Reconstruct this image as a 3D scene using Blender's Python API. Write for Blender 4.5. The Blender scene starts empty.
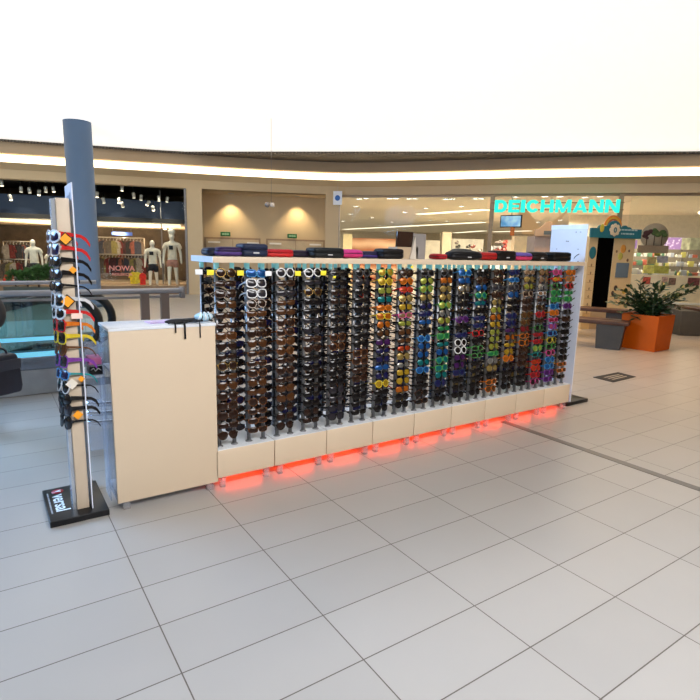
import bpy, bmesh, math, random
from mathutils import Vector, Matrix
random.seed(7)
SC = bpy.context.scene
COL = SC.collection
PI = math.pi

# ------------------------------------------------------------------ camera solve (700x700 frame)
CAM = Vector((0, 0, 1.55))
FW = Vector((0.550928, 0.814711, -0.180896)); RT = Vector((0.830638, -0.556277, 0.024416)); UP = Vector((0.080736, 0.163711, 0.983199))
FPX = 540.23
FWH = Vector((FW.x, FW.y, 0)).normalized()
def ray(x, y): return FW*FPX + RT*(x-350) - UP*(y-350)
def P(x, y, D):            # world point seen at pixel x,y at horizontal distance D
    d = ray(x, y); return CAM + d*(D/(d.dot(FWH)))
def Yp(x, y, c):           # ... on the plane world-y = c
    d = ray(x, y); return CAM + d*(c/d.y)
def Zp(x, y, z=0.0):       # ... on the plane world-z = z
    d = ray(x, y); return CAM + d*((z-CAM.z)/d.z)

# ------------------------------------------------------------------ materials
MATS = {}
def mat(name, col, rough=.5, metal=0., emit=None, es=0., var=0.06, scale=8., spec=.5, coat=0., bump=0.):
    if name in MATS: return MATS[name]
    m = bpy.data.materials.new(name); m.use_nodes = True
    nt = m.node_tree; b = nt.nodes['Principled BSDF']
    b.inputs['Roughness'].default_value = rough; b.inputs['Metallic'].default_value = metal
    b.inputs['Specular IOR Level'].default_value = spec; b.inputs['Coat Weight'].default_value = coat
    c = (col[0], col[1], col[2], 1)
    if var > 0:
        tc = nt.nodes.new('ShaderNodeTexCoord'); n = nt.nodes.new('ShaderNodeTexNoise'); n.inputs['Scale'].default_value = scale
        n.inputs['Detail'].default_value = 3
        r = nt.nodes.new('ShaderNodeValToRGB')
        r.color_ramp.elements[0].position = .3; r.color_ramp.elements[1].position = .7
        r.color_ramp.elements[0].color = (col[0]*(1-var), col[1]*(1-var), col[2]*(1-var), 1)
        r.color_ramp.elements[1].color = (min(1, col[0]*(1+var)), min(1, col[1]*(1+var)), min(1, col[2]*(1+var)), 1)
        nt.links.new(tc.outputs['Object'], n.inputs['Vector']); nt.links.new(n.outputs['Fac'], r.inputs['Fac'])
        nt.links.new(r.outputs['Color'], b.inputs['Base Color'])
        if bump > 0:
            bp = nt.nodes.new('ShaderNodeBump'); bp.inputs['Strength'].default_value = bump
            nt.links.new(n.outputs['Fac'], bp.inputs['Height']); nt.links.new(bp.outputs['Normal'], b.inputs['Normal'])
    else: b.inputs['Base Color'].default_value = c
    if emit:
        b.inputs['Emission Color'].default_value = (emit[0], emit[1], emit[2], 1); b.inputs['Emission Strength'].default_value = es
    m.diffuse_color = c
    MATS[name] = m; return m
def glassmat(name, tint, gloss=.08, rough=.02, alpha=.0):
    m = bpy.data.materials.new(name); m.use_nodes = True; nt = m.node_tree; nt.nodes.clear()
    out = nt.nodes.new('ShaderNodeOutputMaterial'); tr = nt.nodes.new('ShaderNodeBsdfTransparent'); gl = nt.nodes.new('ShaderNodeBsdfGlossy')
    tr.inputs['Color'].default_value = (*tint, 1); gl.inputs['Roughness'].default_value = rough
    fr = nt.nodes.new('ShaderNodeLayerWeight'); fr.inputs['Blend'].default_value = .25
    mu = nt.nodes.new('ShaderNodeMath'); mu.operation = 'MULTIPLY_ADD'; mu.inputs[1].default_value = .10; mu.inputs[2].default_value = gloss
    mx = nt.nodes.new('ShaderNodeMixShader')
    nt.links.new(fr.outputs['Fresnel'], mu.inputs[0]); nt.links.new(mu.outputs[0], mx.inputs['Fac'])
    nt.links.new(tr.outputs[0], mx.inputs[1]); nt.links.new(gl.outputs[0], mx.inputs[2])
    last = mx
    if alpha > 0:
        df = nt.nodes.new('ShaderNodeBsdfDiffuse'); df.inputs['Color'].default_value = (.75, .8, .88, 1)
        m2 = nt.nodes.new('ShaderNodeMixShader'); m2.inputs['Fac'].default_value = alpha
        nt.links.new(mx.outputs[0], m2.inputs[1]); nt.links.new(df.outputs[0], m2.inputs[2]); last = m2
    nt.links.new(last.outputs[0], out.inputs['Surface'])
    MATS[name] = m; return m

cream = mat('cream_laminate', (.66, .53, .385), .42, var=.015, scale=2)
white = mat('white_laminate', (.72, .74, .78), .35, var=.02)
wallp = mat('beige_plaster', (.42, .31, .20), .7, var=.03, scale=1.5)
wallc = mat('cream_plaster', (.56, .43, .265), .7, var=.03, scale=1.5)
steel = mat('brushed_steel', (.46, .47, .48), .3, 1., var=.1, scale=30)
darksteel = mat('dark_steel', (.22, .215, .22), .4, .7, var=.1, scale=20)
railst = mat('satin_rail', (.42, .45, .52), .35, .6, var=.05)
black = mat('black_plastic', (.006, .006, .007), .3, var=.1, spec=.35)
blackm = mat('black_matte', (.01, .01, .011), .8, var=.2)
glass = glassmat('clear_glass', (.96, .98, .97), .0)
glassT = glassmat('teal_tinted_glass', (.42, .62, .66), .10)
acryl = glassmat('clear_acrylic', (.90, .94, .99), .06, .05, .16)
orange = mat('orange_plastic', (.48, .085, .001), .5, var=.04, spec=.2)
woodbr = mat('dark_brown_wood', (.06, .024, .013), .5, var=.3, scale=12)
greyst = mat('grey_stone', (.045, .042, .036), .6, var=.12)
leafm = mat('dark_leaf', (.018, .045, .014), .4, var=.3, scale=20)
manq = mat('mannequin_white', (.85, .80, .70), .35, var=.02)
blue_col = mat('blue_grey_paint', (.085, .145, .25), .5, var=.03, scale=2)

# ------------------------------------------------------------------ mesh builder
class MB:
    def __init__(s): s.v = []; s.f = []; s.m = []; s.sm = []; s.mats = []
    def mi(s, m):
        if m not in s.mats: s.mats.append(m)
        return s.mats.index(m)
    def add(s, vs, fs, m, M=None, smooth=False):
        o = len(s.v); k = s.mi(m)
        for v in vs:
            v = Vector(v); s.v.append(M @ v if M else v)
        for f in fs: s.f.append([o+i for i in f]); s.m.append(k); s.sm.append(smooth)
        return s
    def box(s, lo, hi, m, M=None, bev=0.0):
        if bev <= 0:
            x0, y0, z0 = lo; x1, y1, z1 = hi
            vs = [(x0,y0,z0),(x1,y0,z0),(x1,y1,z0),(x0,y1,z0),(x0,y0,z1),(x1,y0,z1),(x1,y1,z1),(x0,y1,z1)]
            return s.add(vs, [(0,3,2,1),(4,5,6,7),(0,1,5,4),(1,2,6,5),(2,3,7,6),(3,0,4,7)], m, M)
        bm = bmesh.new(); bmesh.ops.create_cube(bm, size=1)
        for v in bm.verts: v.co = Vector([lo[i]+(v.co[i]+.5)*(hi[i]-lo[i]) for i in range(3)])
        bmesh.ops.bevel(bm, geom=bm.edges[:], offset=bev, segments=2, affect='EDGES', profile=.6)
        s.bm(bm, m, M, True); return s
    def bm(s, bm, m, M=None, smooth=True):
        bm.verts.index_update()
        s.add([v.co.copy() for v in bm.verts], [[v.index for v in f.verts] for f in bm.faces], m, M, smooth); bm.free(); return s
    def tube(s, pts, r, m, n=8, M=None, caps=True, closed=False, sx=1., flat=None):
        pts = [Vector(p) for p in pts]; rs = r if isinstance(r, (list, tuple)) else [r]*len(pts)
        vs = []; fs = []; N = len(pts); ref = None
        for i, p in enumerate(pts):
            if closed: t = pts[(i+1) % N]-pts[i-1]
            else: t = pts[min(i+1, N-1)]-pts[max(i-1, 0)]
            t.normalize()
            if ref is None: ref = Vector((0, 0, 1)) if abs(t.z) < .9 else Vector((1, 0, 0))
            a = t.cross(ref)
            if a.length < 1e-5: a = t.cross(Vector((0, 1, .01)))
            a.normalize(); b = a.cross(t).normalized()
            if abs(t.z) >= .9 or flat: ref = b if not flat else ref
            for k in range(n):
                q = 2*PI*k/n; vs.append(p + a*math.cos(q)*rs[i]*sx + b*math.sin(q)*rs[i])
        L = N if closed else N-1
        for i in range(L):
            j = (i+1) % N
            for k in range(n): fs.append((i*n+k, i*n+(k+1) % n, j*n+(k+1) % n, j*n+k))
        if caps and not closed: fs.append(tuple(range(n))[::-1]); fs.append(tuple((N-1)*n+k for k in range(n)))
        return s.add(vs, fs, m, M, True)
    def cyl(s, p0, p1, r, m, n=16, M=None): return s.tube([p0, p1], r, m, n, M)
    def lathe(s, prof, m, c=(0,0,0), n=20, M=None):
        vs = []; fs = []
        for r, z in prof:
            for k in range(n): q = 2*PI*k/n; vs.append((c[0]+r*math.cos(q), c[1]+r*math.sin(q), c[2]+z))
        for i in range(len(prof)-1):
            for k in range(n): fs.append((i*n+k, i*n+(k+1) % n, (i+1)*n+(k+1) % n, (i+1)*n+k))
        fs.append(tuple(range(n))[::-1]); fs.append(tuple((len(prof)-1)*n+k for k in range(n)))
        return s.add(vs, fs, m, M, True)
    def prism(s, poly, y0, y1, m, M=None):     # polygon in XZ extruded along Y
        n = len(poly); vs = [(x, y0, z) for x, z in poly]+[(x, y1, z) for x, z in poly]
        fs = [tuple(range(n)), tuple(range(n, 2*n))[::-1]]+[(i, i+n, (i+1) % n+n, (i+1) % n) for i in range(n)]
        return s.add(vs, fs, m, M)
    def ball(s, c, r, m, M=None, seg=12):
        bm = bmesh.new(); bmesh.ops.create_uvsphere(bm, u_segments=seg, v_segments=max(6, seg//2+2), radius=1)
        for v in bm.verts: v.co = Vector((c[0]+v.co.x*r[0], c[1]+v.co.y*r[1], c[2]+v.co.z*r[2]))
        return s.bm(bm, m, M)
    def mesh(s, name):
        me = bpy.data.meshes.new(name); me.from_pydata([tuple(v) for v in s.v], [], s.f)
        for m in s.mats: me.materials.append(m)
        me.polygons.foreach_set('material_index', s.m); me.polygons.foreach_set('use_smooth', s.sm); me.update()
        return me
    def build(s, name, parent=None, **kw):
        return obj(name, s.mesh(name), parent, **kw)
def obj(name, me, parent=None, label=None, cat=None, group=None, kind=None, loc=None, rot=None):
    o = bpy.data.objects.new(name, me); COL.objects.link(o)
    if parent: o.parent = parent
    if loc is not None: o.location = loc
    if rot is not None: o.rotation_euler = rot
    return tag(o, label, cat, group, kind)
def tag(o, label=None, cat=None, group=None, kind=None):
    if label: o['label'] = label
    if cat: o['category'] = cat
    if group: o['group'] = group
    if kind: o['kind'] = kind
    return o
def thing(name, label, cat, loc=(0,0,0), rz=0., group=None, rot=None):
    o = bpy.data.objects.new(name, None); COL.objects.link(o); o.empty_display_size = .1
    o.location = loc; o.rotation_euler = rot if rot else (0, 0, rz)
    return tag(o, label, cat, group)
def copy_tree(o, parent=None):
    c = o.copy(); COL.objects.link(c); c.parent = parent
    for ch in list(o.children): copy_tree(ch, c)
    return c
def text_mesh(s, size, ext, offset=0., m=None, align='CENTER', sx=1.):
    cu = bpy.data.curves.new('t', 'FONT'); cu.body = s; cu.size = size; cu.extrude = ext; cu.offset = offset; cu.align_x = align; cu.resolution_u = 3
    o = bpy.data.objects.new('t', cu); COL.objects.link(o)
    dg = bpy.context.evaluated_depsgraph_get(); dg.update()
    me = bpy.data.meshes.new_from_object(o.evaluated_get(dg))
    bpy.data.objects.remove(o)
    for v in me.vertices: v.co = Vector((v.co.x*sx, -v.co.z, v.co.y))     # stands in XZ, faces -Y
    me.materials.clear(); me.materials.append(m); me.update()
    return me
ORD = ['top', 'second', 'third', 'fourth', 'fifth', 'sixth', 'seventh', 'eighth', 'ninth', 'tenth', 'eleventh', 'twelfth', 'thirteenth', 'fourteenth', 'fifteenth', 'sixteenth', 'seventeenth', 'eighteenth']

# ------------------------------------------------------------------ facade plan (concave shop front line)
DT = [(-260,14.6),(-200,15.0),(-100,15.7),(0,16.42),(100,17.2),(178,17.83),(230,18.28),(280,18.62),(320,18.80),(348,18.83),(385,18.55),(426,18.1),(519,17.1),(591,16.5),(688,15.8),(800,15.1),(900,14.5)]
def Df(s):
    for (a, b), (c, d) in zip(DT, DT[1:]):
        if a <= s <= c: return b+(d-b)*(s-a)/(c-a)
    return DT[-1][1]
def fxy(s):
    p = P(s, 250.6+.025*(s-350), Df(s)); return Vector((p.x, p.y, 0))
def ftan(s): return (fxy(s+4)-fxy(s-4)).normalized()
def fn(s): t = ftan(s); return Vector((-t.y, t.x, 0))       # into the shops
def fo(s, off=0.): return fxy(s)+fn(s)*off                  # off > 0 is inside the shop
def frot(s): t = ftan(s); return math.atan2(t.y, t.x)
def spix(x, y): return x+(y-(250.6+.025*(x-350)))*(x-277)/(3286-y)
def zf(x, y, off=0.):                                        # height of pixel on the facade line
    s = spix(x, y); p = P(x, y, Df(s)+off); return p.z
def sweep(mb, prof, s0, s1, m, step=12):
    n = max(2, int((s1-s0)/step)+1); vs = []; fs = []; k = len(prof)
    for i in range(n+1):
        s = s0+(s1-s0)*i/n
        for off, z in prof: q = fo(s, off); vs.append((q.x, q.y, z))
    for i in range(n):
        for j in range(k): fs.append((i*k+j, i*k+(j+1) % k, (i+1)*k+(j+1) % k, (i+1)*k+j))
    fs.append(tuple(range(k))[::-1]); fs.append(tuple(n*k+j for j in range(k)))
    mb.add(vs, fs, m); return mb

# heights measured on the facade
ZCB, ZCT = 3.81, 4.045          # cove strip
ZH = 3.36                      # header of the glazing
ZT = 4.35                      # ceiling edge

# ------------------------------------------------------------------ setting: floor
def floor_material():
    m = bpy.data.materials.new('polished_floor_tiles'); m.use_nodes = True; nt = m.node_tree; b = nt.nodes['Principled BSDF']
    N = nt.nodes.new; L = nt.links.new
    tc = N('ShaderNodeTexCoord'); sp = N('ShaderNodeSeparateXYZ'); L(tc.outputs['Object'], sp.inputs[0])
    def mth(op, a, b_, c=None):
        n = N('ShaderNodeMath'); n.operation = op
        for i, q in enumerate((a, b_, c)):
            if q is None: continue
            if isinstance(q, (int, float)): n.inputs[i].default_value = q
            else: L(q, n.inputs[i])
        return n.outputs[0]
    gx = mth('FLOORED_MODULO', mth('SUBTRACT', sp.outputs[0], .487-.0025), .608); gy = mth('FLOORED_MODULO', mth('SUBTRACT', sp.outputs[1], 2.078-.0025), .3025)
    line = mth('MAXIMUM', mth('LESS_THAN', gx, .005), mth('LESS_THAN', gy, .005))
    ix = mth('FLOOR', mth('DIVIDE', mth('SUBTRACT', sp.outputs[0], .487), .608), 0); iy = mth('FLOOR', mth('DIVIDE', mth('SUBTRACT', sp.outputs[1], 2.078), .3025), 0)
    cb = N('ShaderNodeCombineXYZ'); L(ix, cb.inputs[0]); L(iy, cb.inputs[1])
    wn = N('ShaderNodeTexWhiteNoise'); L(cb.outputs[0], wn.inputs['Vector'])
    ns = N('ShaderNodeTexNoise'); ns.inputs['Scale'].default_value = 3; L(tc.outputs['Object'], ns.inputs['Vector'])
    f = mth('ADD', mth('MULTIPLY', wn.outputs['Value'], .5), mth('MULTIPLY', ns.outputs['Fac'], .5))
    cr = N('ShaderNodeValToRGB'); cr.color_ramp.elements[0].color = (.345, .33, .31, 1); cr.color_ramp.elements[1].color = (.40, .38, .355, 1); L(f, cr.inputs['Fac'])
    mx = N('ShaderNodeMix'); mx.data_type = 'RGBA'; L(line, mx.inputs['Factor']); L(cr.outputs['Color'], mx.inputs['A']); mx.inputs['B'].default_value = (.09, .075, .06, 1)
    L(mx.outputs['Result'], b.inputs['Base Color'])
    b.inputs['Roughness'].default_value = .3; b.inputs['Specular IOR Level'].default_value = .45
    bp = N('ShaderNodeBump'); bp.inputs['Strength'].default_value = .25; bp.inputs['Distance'].default_value = .002; bp.invert = True
    L(line, bp.inputs['Height']); L(bp.outputs['Normal'], b.inputs['Normal'])
    return m
tile = floor_material()
mb = MB()
VX, VY0, VY1 = 1.92, 6.42, 12.6         # atrium opening: x < VX, VY0 < y < VY1
for lo, hi in (((-9, -6, -.3), (60, VY0, 0)), ((VX, VY0, -.3), (60, VY1, 0)), ((-9, VY1, -.3), (60, 60, 0))): mb.box(lo, hi, tile)
mb.build('floor', kind='structure')
mb = MB(); mb.box((3.915, -3, .0005), (3.985, 3.24, .003), mat('expansion_strip', (.17, .165, .16), .4, .3)); mb.build('trim_1', kind='structure')
# lower level seen through the opening
mb = MB(); mb.box((-12, 4, -4.9), (8, 26, -4.6), mat('lower_floor_tile', (.30, .34, .36), .3)); mb.build('floor_lower', kind='structure')
mb = MB(); mb.box((-12, 17, -4.6), (8, 17.2, -.3), mat('lower_wall', (.45, .42, .38), .5, var=.6, scale=.8)); mb.build('wall_lower', kind='structure')

# ------------------------------------------------------------------ facade bands, cove and ceilings
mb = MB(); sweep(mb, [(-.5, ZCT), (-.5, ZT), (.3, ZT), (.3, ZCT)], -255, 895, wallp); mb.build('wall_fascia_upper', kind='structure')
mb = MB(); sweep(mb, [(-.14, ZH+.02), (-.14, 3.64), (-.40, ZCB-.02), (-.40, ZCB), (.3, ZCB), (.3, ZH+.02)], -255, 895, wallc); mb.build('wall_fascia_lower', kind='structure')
cove = mat('cove_light', (1, .9, .7), .5, emit=(1, .82, .50), es=4.2, var=0)
mb = MB(); sweep(mb, [(-.22, ZCB+.01), (-.22, ZCT-.01), (.2, ZCT-.01), (.2, ZCB+.01)], -255, 895, cove); mb.build('cove_lighting', label='long glowing cream light strip running along the curved bulkhead above the shops', cat='light')
def grille():
    m = mat('dark_grille', (.11, .09, .075), .6, var=.05); nt = m.node_tree; b = nt.nodes['Principled BSDF']
    w = nt.nodes.new('ShaderNodeTexWave'); w.inputs['Scale'].default_value = 4.; tc = nt.nodes.new('ShaderNodeTexCoord'); bp = nt.nodes.new('ShaderNodeBump'); bp.inputs['Strength'].default_value = 1.; bp.inputs['Distance'].default_value = .05
    r = nt.nodes.new('ShaderNodeValToRGB'); r.color_ramp.elements[0].color = (.075, .06, .05, 1); r.color_ramp.elements[1].color = (.16, .135, .11, 1)
    nt.links.new(tc.outputs['Object'], w.inputs['Vector']); nt.links.new(w.outputs['Fac'], bp.inputs['Height']); nt.links.new(bp.outputs['Normal'], b.inputs['Normal'])
    nt.links.new(w.outputs['Fac'], r.inputs['Fac']); nt.links.new(r.outputs['Color'], b.inputs['Base Color'])
    return m
gr = grille()
# grille soffit between the fascia and the assumed luminous ceiling: inner edge is a straight beam
E0 = Zp(60, 150.5, ZT); E1 = Zp(350, 153, ZT); E2 = Zp(880, 153, ZT)
def inner(s):
    q = Zp(s, 153.3, ZT); return q
mb = MB(); n = 60; vs = []; fs = []
for i in range(n+1):
    s = -255+1150*i/n; a = fo(s, -.45); q = inner(s); dv = (Vector((q.x, q.y, 0))-a)
    if dv.dot(fn(s)) > -.15: q = a-fn(s)*.15
    for z in (ZT, ZT+.05): vs += [(a.x, a.y, z), (q.x, q.y, z)]
for i in range(n):
    o = i*4; fs += [(o, o+1, o+5, o+4), (o+2, o+6, o+7, o+3), (o+1, o+3, o+7, o+5), (o, o+4, o+6, o+2)]
mb.add(vs, fs, gr); mb.build('ceiling_grille', kind='structure')
glow_ceil = mat('assumed_luminous_ceiling', (.9, .93, 1), .6, emit=(1, .955, .87), es=.82, var=0)  # assumed glowing ceiling, added to whiten the top and light the hall
mb = MB(); mb.box((-9, -6, ZT+.06), (60, 60, ZT+.2), glow_ceil); mb.build('ceiling', kind='structure')
a = Zp(-80, -6, ZT); b = Zp(780, -6, ZT); poly = [(-9, -6), (60, -6), (60, b.y), (b.x, b.y), (a.x, a.y), (-9, a.y)]
mb = MB(); mb.add([(x, y, ZT) for x, y in poly]+[(x, y, ZT+.05) for x, y in poly], [(0, 1, 2, 3, 4, 5), (11, 10, 9, 8, 7, 6)]+[(k, (k+1) % 6, (k+1) % 6+6, k+6) for k in range(6)], gr); mb.build('ceiling_near_blocker', kind='structure')  # unseen grille sheet, shaped to cut the luminous ceiling's light near the camera
f_ = Zp(780, 150, ZT); poly = [(b.x, b.y), (60, b.y), (60, max(f_.y, b.y+1)), (f_.x, f_.y)]
mb = MB(); mb.add([(x, y, ZT) for x, y in poly]+[(x, y, ZT+.05) for x, y in poly], [(0, 1, 2, 3), (7, 6, 5, 4)]+[(k, (k+1) % 4, (k+1) % 4+4, k+4) for k in range(4)], gr); mb.build('ceiling_side_blocker', kind='structure')  # unseen sheet added to keep ceiling light off the right floor
# room shell on the unseen sides
mb = MB(); mb.box((-9.2, -6, 0), (-9, 60, ZT+.06), wallc); mb.build('wall_left', kind='structure')
mb = MB(); mb.box((-9, -6.2, 0), (60, -6, ZT+.06), wallp); mb.build('wall_rear', kind='structure')
mb = MB(); mb.box((60, -6, 0), (60.2, 60, ZT+.06), wallc); mb.build('wall_right', kind='structure')

# ------------------------------------------------------------------ shop rooms behind the facade
def pier(name, s0, s1, z0, z1, m, o0=-.14, o1=.3, step=6):
    mb = MB(); sweep(mb, [(o0, z0), (o0, z1), (o1, z1), (o1, z0)], s0, s1, m, step); return mb.build(name, kind='structure')
pier('wall_pier_middle_left', 188, 203, 0, ZH+.02, wallc)
pier('wall_pier_middle_right', 325, 338, 0, ZH+.02, wallc)
# recessed wall with two doors
REC = 1.3
mb = MB(); sweep(mb, [(REC, 0), (REC, ZH+.1), (REC+.2, ZH+.1), (REC+.2, 0)], 196, 331, wallc, 4); mb.build('wall_recess', kind='structure')
mb = MB(); sweep(mb, [(0, ZH+.02), (0, ZH+.1), (REC+.2, ZH+.1), (REC+.2, ZH+.02)], 196, 331, wallc, 4); mb.build('ceiling_recess', kind='structure')
doorm = mat('door_beige', (.50, .39, .25), .5); framem = mat('door_frame_brown', (.30, .20, .12), .5)
def door(n, s0, s1):
    a = fo(s0, REC-.04); b = fo(s1, REC-.04); w = (b-a).length; rz = math.atan2((b-a).y, (b-a).x)
    r = thing('door_%d' % n, None, None, a, rz); r['kind'] = 'structure'
    MB().box((0, 0, 0), (w, .04, 1.90), framem).build('door_frame', r)
    MB().box((.06, -.02, 0), (w/2-.01, .02, 1.84), doorm).build('door_leaf', r)
    MB().box((w/2+.01, -.02, 0), (w-.06, .02, 1.84), doorm).build('door_leaf', r)
    for x in (.12, w/2+.5): MB().box((x, -.05, 1.70), (x+.42, -.02, 1.76), mat('door_closer', (.75, .72, .66), .4)).build('door_closer', r)
door(1, 205, 262); door(2, 268, 324)
gsign = mat('exit_green', (.01, .10, .02), .4, emit=(.02, .30, .06), es=.05, var=0); wsign = mat('sign_white', (.25, .45, .25), .5, var=0)
for s, which in ((227, 'left'), (293, 'right')):
    q = fo(s, REC-.12); r = thing('exit_sign', 'small green emergency exit sign above the %s hand double door' % which, 'sign', (q.x, q.y, 1.94), frot(s), 'exit signs')
    MB().box((-.17, 0, 0), (.17, .05, .15), gsign, bev=.008).build('sign_body', r)
    m_ = MB(); m_.box((-.12, -.006, .05), (-.03, 0, .1), wsign); m_.box((.03, -.006, .05), (.12, 0, .1), wsign); m_.box((-.02, -.006, .04), (.02, 0, .11), wsign); m_.build('pictogram', r)
def spot(name, loc, target, power, col, angle=70, blend=.6, r=.05):
    l = bpy.data.lights.new(name, 'SPOT'); l.energy = power; l.color = col; l.spot_size = math.radians(angle); l.spot_blend = blend; l.shadow_soft_size = r
    o = bpy.data.objects.new(name, l); COL.objects.link(o); o.location = loc
    d = Vector(target)-Vector(loc); o.rotation_euler = d.to_track_quat('-Z', 'Y').to_euler(); return o
def area(name, loc, target, power, col, sx, sy):
    l = bpy.data.lights.new(name, 'AREA'); l.energy = power; l.color = col; l.shape = 'RECTANGLE'; l.size = sx; l.size_y = sy
    o = bpy.data.objects.new(name, l); COL.objects.link(o); o.location = loc
    d = Vector(target)-Vector(loc); o.rotation_euler = d.to_track_quat('-Z', 'Y').to_euler(); return o
lamp = mat('lamp_warm', (1, .9, .7), .5, emit=(1, .85, .6), es=6., var=0)
for s, which in ((232, 'left'), (298, 'right')):
    q = fo(s, REC-.35); r = thing('recessed_downlight', 'round recessed downlight in the alcove ceiling over the %s double door' % which, 'light', (q.x, q.y, ZH+.02), 0, 'alcove downlights')
    MB().lathe([(.11, -.012), (.11, 0), (.08, 0), (.08, -.012)], steel).build('rim', r); MB().lathe([(.075, -.008), (.075, 0)], lamp).build('lens', r)
    spot('downlight', (q.x, q.y, ZH-.03), fo(s, REC-.1).to_tuple()[:2]+(0,), 130, (1, .78, .45), 95, .8)

# --- left clothes shop
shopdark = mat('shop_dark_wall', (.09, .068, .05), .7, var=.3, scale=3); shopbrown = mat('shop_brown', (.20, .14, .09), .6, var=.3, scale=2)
shopceil = mat('shop_cream_ceiling', (.55, .45, .33), .7); bandblue = mat('dark_blue_panel', (.035, .06, .13), .4)
def room(prefix, s0, s1, depth, zc, mw, mc, z0=0.):
    mb = MB(); sweep(mb, [(depth, z0), (depth, zc), (depth+.2, zc), (depth+.2, z0)], s0, s1, mw); mb.build('wall_%s_back' % prefix, kind='structure')
    mb = MB(); sweep(mb, [(.05, zc), (.05, zc+.15), (depth+.2, zc+.15), (depth+.2, zc)], s0, s1, mc); mb.build('ceiling_%s' % prefix, kind='structure')
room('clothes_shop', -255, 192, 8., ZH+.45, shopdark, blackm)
z218 = zf(100, 219); z200 = zf(100, 203)
mb = MB(); sweep(mb, [(1.4, z218+.12), (1.4, z200+.25), (1.5, z200+.25), (1.5, z218+.12)], -255, 186, bandblue); mb.build('wall_drop_panel', kind='structure')
mb = MB(); sweep(mb, [(.9, z218-.02), (.9, z218+.12), (1.5, z218+.12), (1.5, z218-.02)], -255, 186, mat('shop_black_band', (.02, .018, .018), .5)); mb.build('wall_drop_band', kind='structure')
mb = MB(); sweep(mb, [(1.6, z218-.04), (1.6, z218+.05), (8., z218+.05), (8., z218-.04)], -255, 186, shopceil); mb.build('ceiling_clothes_inner', kind='structure')
mb = MB(); sweep(mb, [(1.5, z218-.12), (1.5, z218-.03), (1.58, z218-.03), (1.58, z218-.12)], -255, 180, mat('shop_strip_light', (1, .9, .7), emit=(1, .85, .55), es=1.6, var=0)); mb.build('strip_light', label='long warm strip light across the clothes shop ceiling behind the window', cat='light')
# plinth and window frame
mb = MB(); sweep(mb, [(-.02, 0), (-.02, .26), (1.3, .26), (1.3, 0)], -255, 186, mat('window_plinth', (.24, .16, .10), .5)); mb.build('trim_2', kind='structure')
mb = MB(); sweep(mb, [(0, .26), (0, ZH+.02), (.02, ZH+.02), (.02, .26)], -255, 187, glass); mb.build('window_1', kind='structure')
pier('trim_3', 185.5, 187.5, 0, ZH+.02, darksteel, -.05, .1, 2); pier('trim_4', 159.5, 160.5, .26, ZH, darksteel, .9, 1.0, 1)
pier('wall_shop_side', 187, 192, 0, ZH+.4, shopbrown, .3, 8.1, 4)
for x, y in ((108, 224.5), (137, 230.5), (165, 229), (176, 236), (120, 229), (150, 234), (8, 226), (40, 229)):
    q = Zp(x, y, z218-.05); MB().lathe([(.06, 0), (.06, .03), (.02, .04)], lamp, n=10).build('ceiling_lamp', loc=(q.x, q.y, z218-.082), label='small bright lamp under the cream ceiling inside the clothes shop', cat='light', group='lamps on the inner clothes shop ceiling')

def track_spot(px, py, D, tilt, bright, label):
    p = P(px, py, D); r = thing('track_spotlight', label, 'spotlight', p, random.uniform(-.6, .6), 'ceiling spotlights in the clothes shop')
    M = Matrix.Rotation(tilt, 4, 'X')
    MB().lathe([(.035, .0), (.05, .06), (.055, .16), (.04, .18)], mat('spot_silver', (.7, .68, .65), .3, .6), M=M).build('housing', r)
    MB().lathe([(.046, -.004), (.046, .004)], lamp if bright else mat('lamp_dim', (1, .9, .75), emit=(1, .9, .7), es=1.5, var=0), M=M).build('lens', r)
    MB().cyl((0, 0, .12), (0, 0, .35), .012, black).build('bracket', r)
    return r
for i, (x, y, b, t) in enumerate(((2, 186, 1, .2), (11, 200, 1, .5), (21, 192, 0, .3), (30, 193, 0, .2), (39, 195, 1, .6), (46, 192, 0, .4), (54, 192, 1, .3), (97, 197, 1, .5), (104, 203, 0, .4), (119, 203, 1, .4), (123, 207, 0, .6), (134, 198, 0, .3), (141, 200, 0, .5), (147, 205, 1, .8), (153.5, 210, 1, .9), (159, 201, 0, .3), (167, 202, 0, .4), (122, 191, 1, .1))):
    side = 'left of the blue column' if x < 60 else 'right of the blue column'
    track_spot(x, y, Df(x)+.7, t, b, ('bright ' if b else 'silver ')+'clothes shop ceiling spotlight %s, %s from the left' % (side, (['first', 'second', 'third', 'fourth', 'fifth', 'sixth', 'seventh'] if x < 60 else ['first', 'second', 'fourth', 'fifth', 'sixth', 'seventh', 'eighth', 'ninth', 'tenth', 'eleventh', 'third'])[i if x < 60 else i-7]))

# garments on rails in the clothes shop
gcols = [(.25, .03, .03), (.03, .03, .04), (.32, .22, .16), (.5, .45, .4), (.10, .02, .03), (.05, .06, .10), (.35, .30, .10), (.02, .02, .02), (.4, .12, .08), (.15, .12, .10)]
def garment(loc, rz, w, h, c, label, group=None):
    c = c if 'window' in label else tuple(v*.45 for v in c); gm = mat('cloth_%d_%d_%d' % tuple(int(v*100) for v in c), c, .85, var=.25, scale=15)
    r = thing('hanging_garment', label, 'garment', loc, rz, group)
    ol = [(-w*.12, 0), (-w*.5, -h*.12), (-w*.62, -h*.5), (-w*.5, -h*.52), (-w*.42, -h*.25), (-w*.45, -h), (w*.45, -h), (w*.42, -h*.25), (w*.5, -h*.52), (w*.62, -h*.5), (w*.5, -h*.12), (w*.12, 0)]
    MB().prism(ol, -.04, .04, gm).build('cloth', r)
    MB().tube([(0, 0, -.02), (0, 0, .05), (.03, 0, .09), (0, 0, .12), (-.03, 0, .09)], .006, steel, 5).build('hanger', r)
k = 0
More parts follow.
